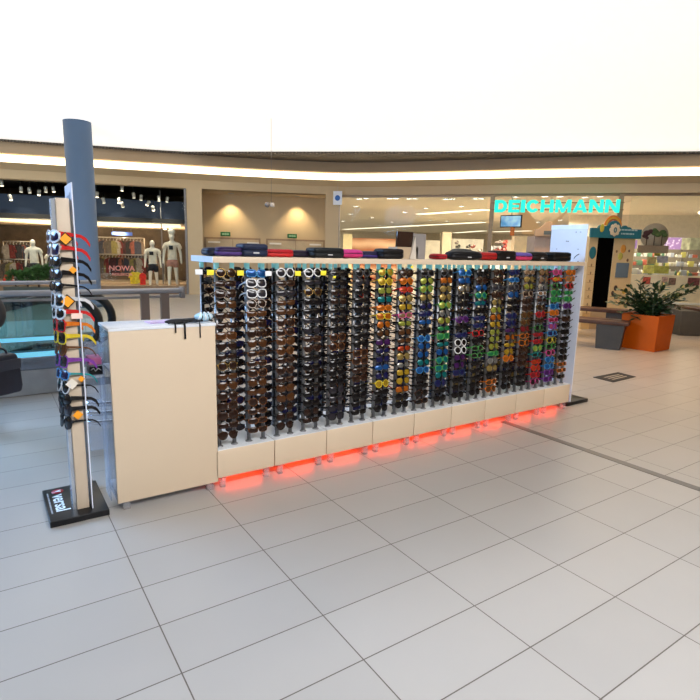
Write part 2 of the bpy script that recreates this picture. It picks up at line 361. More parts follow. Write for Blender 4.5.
for (x0, x1, y, D) in ((5, 28, 244, 3.2), (2, 30, 262, 2.6), (98, 142, 240, 3.4), (98, 162, 257, 2.7)):
    n = int((x1-x0)/3.2)
    a = P(x0-2, y-3, Df(x0)+D); b = P(x1+2, y-3, Df(x1)+D); b.z = a.z
    rr = MB().tube([a, b], .02, steel, 6); rr.tube([a, (a.x, a.y, .26)], .02, steel, 6); rr.tube([b, (b.x, b.y, .26)], .02, steel, 6)
    rr.build('clothes_rail', label='metal clothes rail in the shop %s' % ('left of the blue column, ' + ('upper row' if y < 250 else 'lower row') if x0 < 60 else 'right of the blue column, ' + ('upper row' if y < 250 else 'lower row')), cat='rail')
    for i in range(n):
        x = x0+(x1-x0)*(i+.5)/n; p = P(x, y, Df(x)+D); p.z = a.z-.12
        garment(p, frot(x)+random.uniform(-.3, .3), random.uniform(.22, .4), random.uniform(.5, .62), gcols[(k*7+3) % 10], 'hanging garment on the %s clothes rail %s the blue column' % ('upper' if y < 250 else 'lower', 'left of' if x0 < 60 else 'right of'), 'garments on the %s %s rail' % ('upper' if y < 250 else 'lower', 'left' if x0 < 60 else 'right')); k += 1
# bright clothes stacked in the window
for (x, y, w, h, c, nm) in ((133.5, 277, .16, .34, (.80, .55, .03), 'yellow shirt hanging in the window by the mannequin'), (137.5, 277, .12, .32, (.85, .62, .05), 'golden yellow shirt hanging in the window between yellow and red'), (142.5, 278, .12, .36, (.75, .03, .02), 'bright red shirt hanging in the window beside the mannequin')):
    p = P(x, y-5, Df(x)+.55); garment(p, frot(x), w*1.6, h*1.15, c, nm)
# red and white folded things in left window
for (x, y, sx, sz, c, lb) in ((11, 277.5, .38, .2, (.8, .06, .03), 'red folded cloth bundle on the sill at the left of the shop window'), (21, 277, .4, .18, (.8, .75, .68), 'white folded cloth bundle on the sill beside the red one')):
    p = P(x, y, Df(x)+.4); m_ = MB(); zz = .26
    for j in range(3): m_.box((-sx/2+j*.03, -.15, (p.z-.1-zz)*0+j*sz/3), (sx/2-j*.05, .15, (j+1)*sz/3-.005), mat('fold_%d' % int(c[1]*100), c, .8), bev=.012)
    r = m_.build('folded_clothes', loc=(p.x, p.y, p.z-.1), rot=(0, 0, frot(x)), label=lb, cat='clothes')
    MB().box((-sx/2, -.15, .26), (sx/2, .15, p.z-.105), mat('window_block', (.5, .45, .38), .6)).build('display_block', loc=(p.x, p.y, 0), rot=(0, 0, frot(x)), label='pale display block in the shop window under the %s cloth bundle' % ('red' if x < 15 else 'white'), cat='block')

# mannequins
def skin(name, joints, edges, m, parent, lvl=2, head=None, head_y=-.98):
    me = bpy.data.meshes.new(name); me.from_pydata([j[0] for j in joints], edges, []); me.update()
    o = bpy.data.objects.new(name, me); COL.objects.link(o); o.parent = parent
    sk = o.modifiers.new('Skin', 'SKIN'); sk.use_smooth_shade = True
    if not me.skin_vertices: me.skin_vertices.new() if hasattr(me.skin_vertices, 'new') else None
    sv = me.skin_vertices[0].data
    for i, j in enumerate(joints):
        r = j[1]; sv[i].radius = (r, r) if isinstance(r, (int, float)) else r
        sv[i].use_root = (i == 0)
    sb = o.modifiers.new('Sub', 'SUBSURF'); sb.levels = lvl; sb.render_levels = lvl
    # bake to a plain mesh so the surface is final
    dg = bpy.context.evaluated_depsgraph_get(); dg.update()
    me2 = bpy.data.meshes.new_from_object(o.evaluated_get(dg)); me2.name = name
    bpy.data.objects.remove(o)
    me2.materials.clear(); me2.materials.append(m)
    if head:
        bm = bmesh.new(); bm.from_mesh(me2)
        c, r_ = head; rr = bmesh.ops.create_uvsphere(bm, u_segments=16, v_segments=12, radius=1)
        for v in rr['verts']:
            q = v.co.copy(); k_ = 1-.22*max(0, -q.z); v.co = Vector((c[0]+q.x*r_[0]*k_, c[1]+q.y*r_[1]*k_, c[2]+q.z*r_[2]))
        rr = bmesh.ops.create_uvsphere(bm, u_segments=8, v_segments=6, radius=1)
        for v in rr['verts']: v.co = Vector((c[0]+v.co.x*r_[0]*.16, c[1]+(r_[1]*head_y)+v.co.y*r_[1]*.22, c[2]-.1*r_[2]+v.co.z*r_[2]*.22))
        bm.to_mesh(me2); bm.free()
    for p in me2.polygons: p.use_smooth = True
    return obj(name, me2, parent)
def body(H, parent, m, arms=.03, bend=0., stride=.05, one_arm_up=False):
    u = H
    J = [((0, 0, .52*u), (.085*u, .06*u)), ((0, 0, .62*u), (.068*u, .052*u)), ((0, 0, .73*u), (.09*u, .06*u)), ((0, 0, .81*u), (.06*u, .045*u)), ((0, 0, .86*u), .03*u), ((0, -.01*u, .93*u), (.047*u, .055*u)), ((0, -.008*u, .975*u), (.04*u, .045*u))]
    E = [(i, i+1) for i in range(6)]
    for sx in (-1, 1):
        i = len(J)
        J += [((sx*.11*u, 0, .80*u), .034*u), ((sx*(.135+arms*.3)*u, .01*u, .63*u), .025*u), ((sx*(.14+arms*.5)*u, -.03*u, .49*u), .018*u), ((sx*(.145+arms*.5)*u, -.035*u, .44*u), (.02*u, .012*u))]
        E += [(3, i), (i, i+1), (i+1, i+2), (i+2, i+3)]
        i = len(J); fy = stride*sx*u
        J += [((sx*.05*u, 0, .46*u), .052*u), ((sx*.06*u, -.01*u+fy*.3, .28*u), .034*u), ((sx*.065*u, fy*.6, .16*u), .032*u), ((sx*.07*u, fy, .045*u), .02*u), ((sx*.075*u, fy-.07*u, .018*u), .018*u)]
        E += [(0, i), (i, i+1), (i+1, i+2), (i+2, i+3), (i+3, i+4)]
    return skin('body', J, E, m, parent, head=((0, -.012*u, .928*u), (.050*u, .060*u, .072*u)))
def shirt(H, parent, m, sleeve=True):
    u = H
    J = [((0, 0, .50*u), (.10*u, .07*u)), ((0, 0, .62*u), (.088*u, .068*u)), ((0, 0, .74*u), (.105*u, .075*u)), ((0, 0, .805*u), (.07*u, .055*u))]; E = [(0, 1), (1, 2), (2, 3)]
    for sx in (-1, 1):
        i = len(J); J += [((sx*.115*u, 0, .79*u), .046*u), ((sx*.145*u, .005*u, .70*u), .042*u)]; E += [(3, i), (i, i+1)]
    return skin('shirt', J, E, m, parent)
def shorts(H, parent, m, L=.30):
    u = H
    J = [((0, 0, .55*u), (.088*u, .066*u)), ((0, 0, .50*u), (.095*u, .07*u))]; E = [(0, 1)]
    for sx in (-1, 1):
        i = len(J); J += [((sx*.055*u, 0, .44*u), .06*u), ((sx*.065*u, -.005*u, L*u), .054*u)]; E += [(1, i), (i, i+1)]
    return skin('shorts', J, E, m, parent)
def mannequin(px, ytop, yfoot, D, label, shirtc, shortc, sl=.3, hat=False, box=True, rz=0.):
    top = P(px, ytop, D); foot = P(px, yfoot, D); H = top.z-foot.z
    r = thing('mannequin', label, 'mannequin', (top.x, top.y, foot.z), frot(px)+rz)
    body(H*.985, r, manq)
    if shirtc: shirt(H*.985, r, mat('shirt_'+label[:12], shirtc, .8, var=.08, scale=12))
    if shortc: shorts(H*.985, r, mat('short_'+label[:12], shortc, .8, var=.2, scale=14), sl)
    if box:
        pr = MB().box((-.09, -.098*H-.02, .69*H), (.04, -.085*H, .76*H), black); pr.build('print', r)
    if hat: MB().lathe([(.06, .93*H), (.11, .98*H), (.12, 1.02*H), (.07, 1.06*H), (.02, 1.07*H)], manq, n=14).build('hair', r)
    m_ = MB().box((-.25, -.2, -(foot.z-.26)), (.25, .2, 0), mat('window_block', (.5, .45, .38), .6))
    if foot.z > .3: m_.build('mannequin_base', r)
    return r
mannequin(152, 239.5, 289, Df(152)+.55, 'white mannequin in printed white shirt and black shorts', (.82, .76, .64), (.012, .012, .02), .33, box=True)
mannequin(171.5, 232, 288, Df(171)+.5, 'taller white mannequin in cream top and dusty pink shorts', (.85, .76, .62), (.45, .22, .17), .36, hat=True)
mannequin(32.5, 238.5, 288, Df(32)+.6, 'white mannequin in white long top and pale trousers beside the folded clothes', (.85, .82, .76), (.62, .55, .46), .14, box=False)
mannequin(51.5, 246, 289, Df(51)+1.0, 'white mannequin half hidden behind the sunglasses post stand', (.85, .8, .72), None, .3, box=False, rz=.4)
# NOWA KOLEKCJA lettering on the glass
s = 119; q = fo(s, -.012)
r = thing('window_lettering', 'pale red NOWA KOLEKCJA lettering on the clothes shop window', 'lettering', (q.x, q.y, 0), frot(s))
tm = mat('pink_vinyl', (.75, .30, .28), .5, var=0)
o_ = obj('letters', text_mesh('NOWA', .22, .004, .003, tm, 'CENTER', 1.05), r); o_.location = (.05, 0, zf(119, 270.5))
o_ = obj('letters', text_mesh('KOLEKCJA', .115, .004, .002, tm, 'CENTER', 1.1), r); o_.location = (.05, 0, zf(119, 275.5))
p = P(122, 233.5, Df(122)+2.2); r = thing('hanging_sign', 'small blue lettered hanging sign inside the clothes shop', 'sign', (p.x, p.y, p.z-.07), frot(122))
MB().box((-.34, 0, .0), (.34, .03, .12), mat('sign_blue', (.10, .18, .55), .4, emit=(.15, .25, .8), es=.4, var=0)).build('panel', r)
m_ = MB(); [m_.cyl((x, .015, .12), (x, .015, .6), .005, steel, 5) for x in (-.3, .3)]; m_.build('cable', r)

# chrome post at the left edge of Deichmann glazing & mullions
pier('trim_5', 338, 339.2, 0, ZH, mat('chrome_post', (.35, .3, .25), .3, .8), -.06, .1, 1)
mullm = mat('mullion_tan', (.33, .23, .14), .4, .2)
pier('trim_6', 487, 490.7, 0, ZH+.02, mullm, -.08, .1, 4); pier('trim_7', 612.8, 617, 0, ZH+.02, mullm, -.08, .1, 4)
mb = MB(); sweep(mb, [(-.03, ZH-.05), (-.03, ZH+.02), (.05, ZH+.02), (.05, ZH-.05)], 338, 895, mullm); mb.build('trim_8', kind='structure')
mb = MB(); sweep(mb, [(0, 0), (0, ZH), (.02, ZH), (.02, 0)], 339.2, 484, glass); mb.build('window_2', kind='structure')
mb = MB(); sweep(mb, [(0, zf(680, 276)), (0, ZH), (.02, ZH), (.02, zf(680, 276))], 624.5, 895, glass); mb.build('window_3', kind='structure')
# blue and white poster on the pier top
q = fo(336.5, -.3); zt = zf(336, 192); zb = zf(336, 205.5)
r = thing('hanging_poster', 'small white poster with a blue round emblem hung at the top of the pier', 'poster', (q.x, q.y, zb), frot(336)-.25)
MB().box((-.15, 0, 0), (.15, .015, zt-zb), mat('poster_white', (.8, .85, .95), .5)).build('sheet', r)
m_ = MB(); m_.lathe([(.09, 0), (.09, .006)], mat('emblem_blue', (.06, .2, .6), .5), M=Matrix.Translation((0, -.001, (zt-zb)/2)) @ Matrix.Rotation(PI/2, 4, 'X')); m_.build('emblem', r)
MB().cyl((0, .01, zt-zb), (0, .01, zt-zb+.5), .004, steel, 5).build('cable', r)
# hanging camera/speaker
p = P(270, 205, 12.5); r = thing('hanging_camera', 'black and silver camera hanging on a thin cable before the alcove', 'camera', p, frot(270))
MB().ball((-.06, 0, 0), (.06, .06, .06), darksteel).build('dome', r); MB().box((0, -.04, -.04), (.10, .04, .05), mat('cam_grey', (.45, .43, .40), .4, .3), bev=.01).build('housing', r)
MB().cyl((.03, 0, .05), (.03, 0, ZT-p.z), .004, darksteel, 5).build('cable', r)

# --- shoe shop (large bright interior)
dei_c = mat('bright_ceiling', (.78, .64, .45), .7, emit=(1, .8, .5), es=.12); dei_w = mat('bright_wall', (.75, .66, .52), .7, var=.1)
ZI = ZH+.03
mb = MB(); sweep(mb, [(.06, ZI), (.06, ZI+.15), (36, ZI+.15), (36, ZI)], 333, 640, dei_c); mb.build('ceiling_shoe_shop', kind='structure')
mb = MB(); sweep(mb, [(34, 0), (34, ZI), (34.3, ZI), (34.3, 0)], 333, 640, dei_w); mb.build('wall_shoe_shop_back', kind='structure')
def fp(x, y, off):     # point inside a shop seen at pixel, 'off' metres behind the glass
    return P(x, y, Df(min(895, max(-250, x)))+off)
# ceiling lights (small downlight clusters + long light coves)
k = 0
warm_em = mat('downlight_glow', (1, .95, .8), emit=(1, .9, .7), es=9., var=0)
proto = None
pts = []
for x in (359, 366, 390, 396, 409, 415, 446, 452, 475, 481): pts.append((x, 198+.3*(x % 3)))
for x, y in ((350, 214), (343, 221), (372, 217.5), (356, 206), (426, 208), (430, 220), (392, 222), (405, 212), (470, 214), (447, 221), (462, 206), (380, 225), (418, 226), (510, 226), (538, 222), (560, 206+14), (545, 196), (560, 196), (585, 197), (600, 196), (515, 196.5), (575, 222), (600, 221)): pts.append((x, y))
for x, y in pts:
    q = Zp(x, y, ZI)
    if proto is None:
        proto = thing('ceiling_downlight', 'small round ceiling downlight inside the bright shoe shop', 'light', (q.x, q.y, ZI), 0, 'downlights in the shoe shop ceiling')
        MB().lathe([(.13, -.02), (.13, -.001), (.10, -.001), (.10, -.02)], white).build('rim', proto); MB().lathe([(.10, -.015), (.10, -.002)], warm_em).build('lens', proto); c = proto
    else: c = copy_tree(proto); c.location = (q.x, q.y, ZI)
strip_em = mat('strip_glow', (1, .95, .8), emit=(1, .88, .62), es=1.7, var=0)
for i, (x0, y0, x1, y1, lb) in enumerate(((345, 229.5, 483, 222.5, 'nearer'), (420, 214.5, 486, 210, 'upper'), (455, 233, 484, 231, 'small'), (494, 232, 530, 231, 'far'), (345, 233, 480, 236, 'back'))):
    a = Zp(x0, y0, ZI-.02); b = Zp(x1, y1, ZI-.02); d = (b-a).normalized(); nn = Vector((-d.y, d.x, 0))*.25
    MB().add([a-nn, b-nn, b+nn, a+nn, a-nn+Vector((0, 0, .02)), b-nn+Vector((0, 0, .02)), b+nn+Vector((0, 0, .02)), a+nn+Vector((0, 0, .02))], [(0,3,2,1),(4,5,6,7),(0,1,5,4),(1,2,6,5),(2,3,7,6),(3,0,4,7)], strip_em).build('strip_light', label='long glowing ceiling strip in the shoe shop, the %s one' % lb, cat='light')
# interior furniture of shoe shop
def fbox(name, x0, x1, y0, y1, off, dep, m, label, cat, bottom=None, bev=0., group=None):
    xm = (x0+x1)/2; D = Df(min(895, xm))+off
    a = P(x0, (y0+y1)/2, D); b = P(x1, (y0+y1)/2, D); zt = P(xm, y0, D).z; zb = P(xm, y1, D).z if bottom is None else bottom
    w = (Vector((b.x-a.x, b.y-a.y, 0))).length
    c = (a+b)/2; 
    return MB().box((-w/2, 0, 0), (w/2, dep, zt-zb), m, bev=bev).build(name, loc=(c.x, c.y, zb), rot=(0, 0, math.atan2((b-a).y, (b-a).x)), label=label, cat=cat, group=group)
def poster_mat():
    m = mat('skin_poster', (.8, .5, .3), .5); nt = m.node_tree; b = nt.nodes['Principled BSDF']
    n = nt.nodes.new('ShaderNodeTexWave'); n.wave_type = 'RINGS'; n.inputs['Scale'].default_value = .5; n.inputs['Distortion'].default_value = 3.; n.inputs['Detail'].default_value = 2
    r = nt.nodes.new('ShaderNodeValToRGB'); r.color_ramp.elements[0].color = (.80, .52, .33, 1); r.color_ramp.elements[1].color = (.42, .13, .05, 1)
    tc = nt.nodes.new('ShaderNodeTexCoord'); nt.links.new(tc.outputs['Object'], n.inputs['Vector']); nt.links.new(n.outputs['Fac'], r.inputs['Fac']); nt.links.new(r.outputs['Color'], b.inputs['Base Color'])
    nt.links.new(r.outputs['Color'], b.inputs['Emission Color']); b.inputs['Emission Strength'].default_value = .15
    return m
fbox('wall_poster', 352, 397, 238.5, 262, 6, .1, poster_mat(), 'large skin toned picture poster deep inside the shoe shop', 'poster', 0.0)
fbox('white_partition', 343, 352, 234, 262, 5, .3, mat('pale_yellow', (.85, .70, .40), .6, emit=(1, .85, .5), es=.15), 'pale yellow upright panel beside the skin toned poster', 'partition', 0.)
fbox('shop_pillar', 442, 451, 232, 262, 6.5, .6, mat('pillar_grey', (.45, .38, .28), .6), 'square beige pillar standing inside the shoe shop', 'pillar', 0.)
for i, (x0, x1, y0, y1, off, c) in enumerate(((398, 440, 240, 262, 9, (.80, .74, .62)), (452, 483, 239, 262, 8, (.85, .80, .70)), (492, 506, 246, 262, 5, (.85, .85, .82)), (505, 514, 240, 262, 6, (.5, .46, .38)), (514, 529, 236, 262, 3, (.75, .6, .4)), (530, 545, 240, 262, 4, (.6, .5, .38)))):
    lbs = ['long white shelving wall in the shoe shop left of the pillar', 'long white shelving wall in the shoe shop right of the pillar', 'bright white shelf unit under the hanging screen', 'dark grey shelf unit beside the bright white one', 'tan doorway panel in the shoe shop under the lettering', 'brown shelf unit beside the tan doorway panel']
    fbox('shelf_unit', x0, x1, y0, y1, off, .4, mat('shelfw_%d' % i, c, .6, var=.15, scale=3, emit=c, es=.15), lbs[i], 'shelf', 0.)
# shoes on the shelves
for i in range(26):
    x = random.choice((random.uniform(400, 438), random.uniform(454, 482), random.uniform(494, 505), random.uniform(532, 544))); lv = random.choice((244, 248, 252)); 
    off = 8.7 if x < 441 else 7.7 if x < 484 else 4.7 if x < 507 else 3.7
    p = fp(x, lv, off); c = random.choice(((.05, .05, .05), (.3, .05, .04), (.35, .3, .28), (.04, .07, .12)))
    m_ = MB(); m_.ball((0, 0, .05), (.13, .07, .06), mat('shoe_%d' % int(c[0]*100), c, .5), seg=8); m_.ball((.09, 0, .09), (.06, .06, .08), mat('shoe_%d' % int(c[0]*100), c, .5), seg=8)
    m_.build('shoe', loc=p, rot=(0, 0, random.uniform(-.3, .3)), label='small dark shoe on display on the far shelving of the shoe shop', cat='shoe', group='shoes on the far shelves')
fbox('yellow_sign', 529, 538, 248.5, 259.5, 2.5, .1, mat('sign_yellow', (.95, .70, .02), .5, emit=(1, .75, .03), es=.35), 'bright yellow sign inside the shoe shop by the photo kiosk', 'sign')
# red tag under tv
fbox('red_notice', 510.5, 514.5, 227, 235.5, .3, .03, mat('notice_orange', (.8, .20, .05), .5), 'small orange red notice under the hanging screen', 'notice')
# TV
D = Df(511)+.35; a = P(500, 215, D); b = P(522.3, 215, D); zt = P(511, 215, D).z; zb = P(511, 227.5, D).z; w = Vector((b.x-a.x, b.y-a.y, 0)).length; c = (a+b)/2
r = thing('television', 'flat television with blue white picture hanging under the shop lettering', 'television', (c.x, c.y, zb), frot(511)-.3)
MB().box((-w/2, 0, 0), (w/2, .06, zt-zb), black, bev=.01).build('case', r)
def tvm():
    m = mat('tv_picture', (.1, .4, .7), .3); nt = m.node_tree; b = nt.nodes['Principled BSDF']; n = nt.nodes.new('ShaderNodeTexNoise'); n.inputs['Scale'].default_value = 3
    r = nt.nodes.new('ShaderNodeValToRGB'); r.color_ramp.elements[0].color = (.02, .12, .35, 1); r.color_ramp.elements[1].color = (.75, .95, 1, 1); r.color_ramp.elements[0].position = .35; r.color_ramp.elements[1].position = .62
    tc = nt.nodes.new('ShaderNodeTexCoord'); nt.links.new(tc.outputs['Object'], n.inputs['Vector']); nt.links.new(n.outputs['Fac'], r.inputs['Fac']); nt.links.new(r.outputs['Color'], b.inputs['Emission Color']); b.inputs['Emission Strength'].default_value = .6; b.inputs['Base Color'].default_value = (.02, .02, .02, 1); return m
MB().box((-w/2+.03, -.008, .03), (w/2-.03, 0, zt-zb-.03), tvm()).build('screen', r)
m_ = MB(); m_.cyl((0, .04, zt-zb), (0, .04, ZI-zb), .015, steel, 6); m_.build('mount', r)

# DEICHMANN letters
letm = mat('turquoise_letter', (.0, .6, .45), .4, emit=(.01, .92, .70), es=.82, var=0)
smid = 557.5; q = fo(smid, -.35); zb = zf(557, 213.3); zt = zf(557, 200.9)
A_ = P(494, 207, Df(490)-.35); B_ = P(620.5, 206, Df(615)-.35); A_.z = 0; B_.z = 0; W = (B_-A_).length; ang = math.atan2((B_-A_).y, (B_-A_).x); mid = (A_+B_)/2
r = thing('shop_sign', 'large turquoise illuminated DEICHMANN lettering above the shoe shop glazing', 'sign', (mid.x, mid.y, zb), ang)
wl = {'D': 1.0, 'E': .90, 'I': .36, 'C': 1.0, 'H': 1.0, 'M': 1.2, 'A': 1.08, 'N': 1.04}
word = 'DEICHMANN'; tot = sum(wl[c] for c in word); cur = -W/2; hL = zt-zb
def ring(a0, a1, w, h, t, tv, x0=0.):      # thick elliptical stroke
    vs = []; fs = []; n = 20; cx_ = x0; cz_ = h/2
    for i in range(n+1):
        a = a0+(a1-a0)*i/n
        for rx, rz_ in ((w, h/2), (w-t, h/2-tv)):
            for y in (-.05, .05): vs.append((cx_+rx*math.cos(a), y, cz_+rz_*math.sin(a)))
    for i in range(n): o = i*4; fs += [(o, o+4, o+6, o+2), (o+1, o+3, o+7, o+5), (o, o+1, o+5, o+4), (o+2, o+6, o+7, o+3)]
    fs += [(0, 2, 3, 1), (4*n, 4*n+1, 4*n+3, 4*n+2)]
    return vs, fs
def glyph(ch, w, h):
    m_ = MB(); t = h*.30; tv = h*.235; b = lambda x0, z0, x1, z1: m_.box((x0, -.05, z0), (x1, .05, z1), letm)
    if ch == 'D': b(0, 0, t, h); b(t, 0, w*.5, tv); b(t, h-tv, w*.5, h); m_.add(*ring(-PI/2, PI/2, w*.5, h, t, tv, w*.5), letm)
    elif ch == 'E': b(0, 0, t, h); b(t, 0, w, tv); b(t, h-tv, w, h); b(t, h*.5-tv*.42, w*.92, h*.5+tv*.42)
    elif ch == 'I': b(0, 0, w, h)
    elif ch == 'C': m_.add(*ring(PI*.20, PI*1.80, w*.52, h, t, tv, w*.52), letm)
    elif ch == 'H': b(0, 0, t, h); b(w-t, 0, w, h); b(t, h*.5-tv*.5, w-t, h*.5+tv*.5)
    elif ch == 'N': b(0, 0, t*.9, h); b(w-t*.9, 0, w, h); m_.prism([(0, h), (t, h), (w, 0), (w-t, 0)], -.049, .049, letm)
    elif ch == 'M': b(0, 0, t*.85, h); b(w-t*.85, 0, w, h); m_.prism([(0, h), (t*1.05, h), (w*.5+t*.4, 0), (w*.5-t*.4, 0)], -.049, .049, letm); m_.prism([(w, h), (w-t*1.05, h), (w*.5-t*.4, 0), (w*.5+t*.4, 0)], -.048, .048, letm)
    elif ch == 'A': m_.prism([(0, 0), (t, 0), (w*.5+t*.28, h), (w*.5-t*.45, h)], -.05, .05, letm); m_.prism([(w, 0), (w-t, 0), (w*.5-t*.28, h), (w*.5+t*.45, h)], -.049, .049, letm); b(w*.25, h*.18, w*.75, h*.38)
    return m_.mesh('letter')
meshes = {}
for ch in word:
    wch = W*wl[ch]/tot
    if ch not in meshes: meshes[ch] = glyph(ch, wch*.90, hL)
    o_ = obj('letter', meshes[ch], r); o_.location = (cur+wch*.05, 0, 0); cur += wch
m_ = MB()
for z in (.08, hL-.08): m_.box((-W/2-.1, .04, z-.012), (W/2+.1, .07, z+.012), mat('sign_bar', (.25, .12, .06), .5))
m_.build('mounting_bar', r)

# --- drugstore at the right
dr_w = mat('drug_white', (.82, .76, .62), .6)
mb = MB(); sweep(mb, [(.06, ZI), (.06, ZI+.15), (12, ZI+.15), (12, ZI)], 641, 895, dei_c); mb.build('ceiling_drugstore', kind='structure')
mb = MB(); sweep(mb, [(9, 0), (9, ZI), (9.2, ZI), (9.2, 0)], 600, 895, dr_w); mb.build('wall_drugstore_back', kind='structure')
ZS = zf(660, 275); 
mb = MB(); sweep(mb, [(-.05, 0), (-.05, ZS), (.12, ZS), (.12, 0)], 624.5, 895, mat('low_wall_cream', (.80, .66, .42), .6)); mb.build('wall_drugstore_low', kind='structure')
mb = MB(); sweep(mb, [(-.16, zf(660, 302)-.04), (-.16, zf(660, 302)+.02), (-.05, zf(660, 302)+.02), (-.05, zf(660, 302)-.04)], 624.5, 895, mat('ledge_white', (.85, .8, .66), .5)); mb.build('trim_9', kind='structure')
# pictures on low wall
for (x0, x1, y0, y1, c, lb) in ((643, 651, 277, 284, (.55, .10, .06), 'small red mushroom picture on the cream low wall'), (662, 667.5, 277, 283.5, (.5, .32, .24), 'small pinkish animal picture on the cream low wall'), (669, 676, 278, 285, (.25, .14, .10), 'small brown flower picture on the cream low wall'), (688, 703, 278, 285.5, (.22, .07, .07), 'wide dark red picture on the cream low wall at the right edge')):
    fbox('wall_picture', x0, x1, y0, y1, -.09, .02, mat('pic_%d' % int(x0), c, .6, var=.6, scale=14), lb, 'picture')
# purple wall panel
def purp():
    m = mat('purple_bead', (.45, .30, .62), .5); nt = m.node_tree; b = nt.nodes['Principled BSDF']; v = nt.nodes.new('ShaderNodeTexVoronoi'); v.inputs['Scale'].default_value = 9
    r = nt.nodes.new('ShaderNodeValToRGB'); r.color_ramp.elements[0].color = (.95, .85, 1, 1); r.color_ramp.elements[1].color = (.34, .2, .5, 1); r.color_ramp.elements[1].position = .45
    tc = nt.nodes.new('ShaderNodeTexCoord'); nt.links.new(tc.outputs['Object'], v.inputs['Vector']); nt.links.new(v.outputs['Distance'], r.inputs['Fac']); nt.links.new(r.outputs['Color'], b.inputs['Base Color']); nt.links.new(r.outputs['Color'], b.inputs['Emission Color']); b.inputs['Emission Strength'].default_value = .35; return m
fbox('purple_panel', 666, 688, 237.5, 250.5, 6, .1, purp(), 'purple dotted wall panel deep inside the drugstore', 'panel', 0.)
fbox('purple_panel', 629, 637, 240, 252, 6, .1, purp(), 'narrow purple dotted panel beside the photo kiosk', 'panel', 0.)
# store shelving: three boards with upright backs and products
for lv, (y, off) in enumerate(((257, 3.2), (265, 2.7), (274.3, 2.2))):
    a = fp(629, y, off); b = fp(712, y, off); b.z = a.z; w = (b-a); w.z = 0; L = w.length; rz = math.atan2(w.y, w.x)
    r = thing('store_shelf', '%s dark shelf board packed with products in the drugstore' % ('top', 'middle', 'bottom')[lv], 'shelf', (a.x, a.y, a.z), rz)
    MB().box((0, -.2, -.04), (L, .25, 0), mat('shelf_dark', (.12, .10, .09), .5)).build('board', r)
    MB().box((0, .25, -.04), (L, .28, .30), mat('shelf_back', (.30, .26, .22), .6)).build('back_panel', r)
    m_ = MB()
    for xx in (0, L*.33, L*.66, L): m_.box((xx-.02, .2, -a.z), (xx+.02, .26, .28), darksteel)
    m_.build('upright', r)
    for i in range(22):
        t = (i+.5)/22+random.uniform(-.01, .01); pw = random.uniform(.05, .11); ph = random.uniform(.10, .22); c = random.choice(((.85, .83, .78), (.85, .83, .78), (.8, .8, .85), (.5, .55, .7), (.7, .65, .2), (.15, .3, .2), (.6, .15, .1)))
        pos = a+w*t; m_ = MB(); pm = mat('pack_%d_%d' % (int(c[0]*100), int(c[2]*100)), c, .5)
        if i % 3 == 0: m_.lathe([(pw*.5, 0), (pw*.5, ph*.75), (pw*.22, ph*.82), (pw*.22, ph)], pm, n=8)
        else: m_.box((-pw, -.05, 0), (pw, .05, ph), pm, bev=.006)
        m_.build('product_bottle' if i % 3 == 0 else 'product_box', loc=(pos.x, pos.y, a.z), rot=(0, 0, rz), label='small %s on the %s dark shelf board in the drugstore' % ('bottle' if i % 3 == 0 else 'packet', ('top', 'middle', 'bottom')[lv]), cat='bottle' if i % 3 == 0 else 'packet', group='%s on the %s drugstore shelf' % ('bottles' if i % 3 == 0 else 'packets', ('top', 'middle', 'bottom')[lv]))
# round tree sign
D = Df(654)+.3; c = P(654.5, 236, D); rad = (P(667, 236, D)-P(642, 236, D)).length/2
r = thing('round_tree_sign', 'round grey brown sign with leafy trees hanging in the drugstore window', 'sign', c, frot(654))
sg = mat('sign_greybrown', (.42, .33, .25), .6)
M = Matrix.Rotation(PI/2, 4, 'X'); MB().lathe([(rad, -.02), (rad, .02)], sg, n=32, M=M).build('disc', r)
MB().box((-rad*1.1, -.03, -rad*1.35), (rad*1.1, .03, -rad*.75), mat('sign_tan', (.30, .20, .13), .6)).build('name_board', r)
m_ = MB()
for (x, z, rr_, cc) in ((-.22, .08, .10, 0), (-.26, .0, .08, 0), (-.12, .13, .08, 0), (.0, .1, .11, 1), (.08, .05, .1, 1), (.2, .1, .1, 1), (.26, .03, .08, 1), (-.02, .17, .07, 1), (-.2, -.06, .05, 0)):
    m_.ball((x, -.035, z), (rr_, .02, rr_*.8), (mat('tree_maroon', (.07, .02, .02), .7), mat('tree_green', (.07, .11, .03), .7, var=.4, scale=30))[cc], seg=8)
for x in (-.2, 0, .2): m_.box((x-.012, -.03, -rad*.75), (x+.012, -.02, .08), mat('tree_trunk', (.08, .05, .03), .7))
m_.build('tree_picture', r)
# small display in window under it
for (x0, x1, y0, y1, c, lb) in ((644, 654, 265, 273.5, (.75, .70, .22), 'yellow green box display in the drugstore window, left one'), (655, 669, 266, 273.5, (.42, .42, .10), 'wide olive and yellow box display in the drugstore window'), (648, 656, 257, 264, (.60, .48, .22), 'tan square card on the drugstore window display'), (658, 668, 256, 263, (.40, .40, .50), 'grey blue card on the drugstore window display'), (655, 661, 250, 256, (.7, .72, .15), 'small lime yellow card above the tan one in the drugstore')):
    fbox('window_card', x0, x1, y0, y1, .5, .06, mat('card_%d' % int(x0*10), c, .6, var=.3, scale=9), lb, 'card')
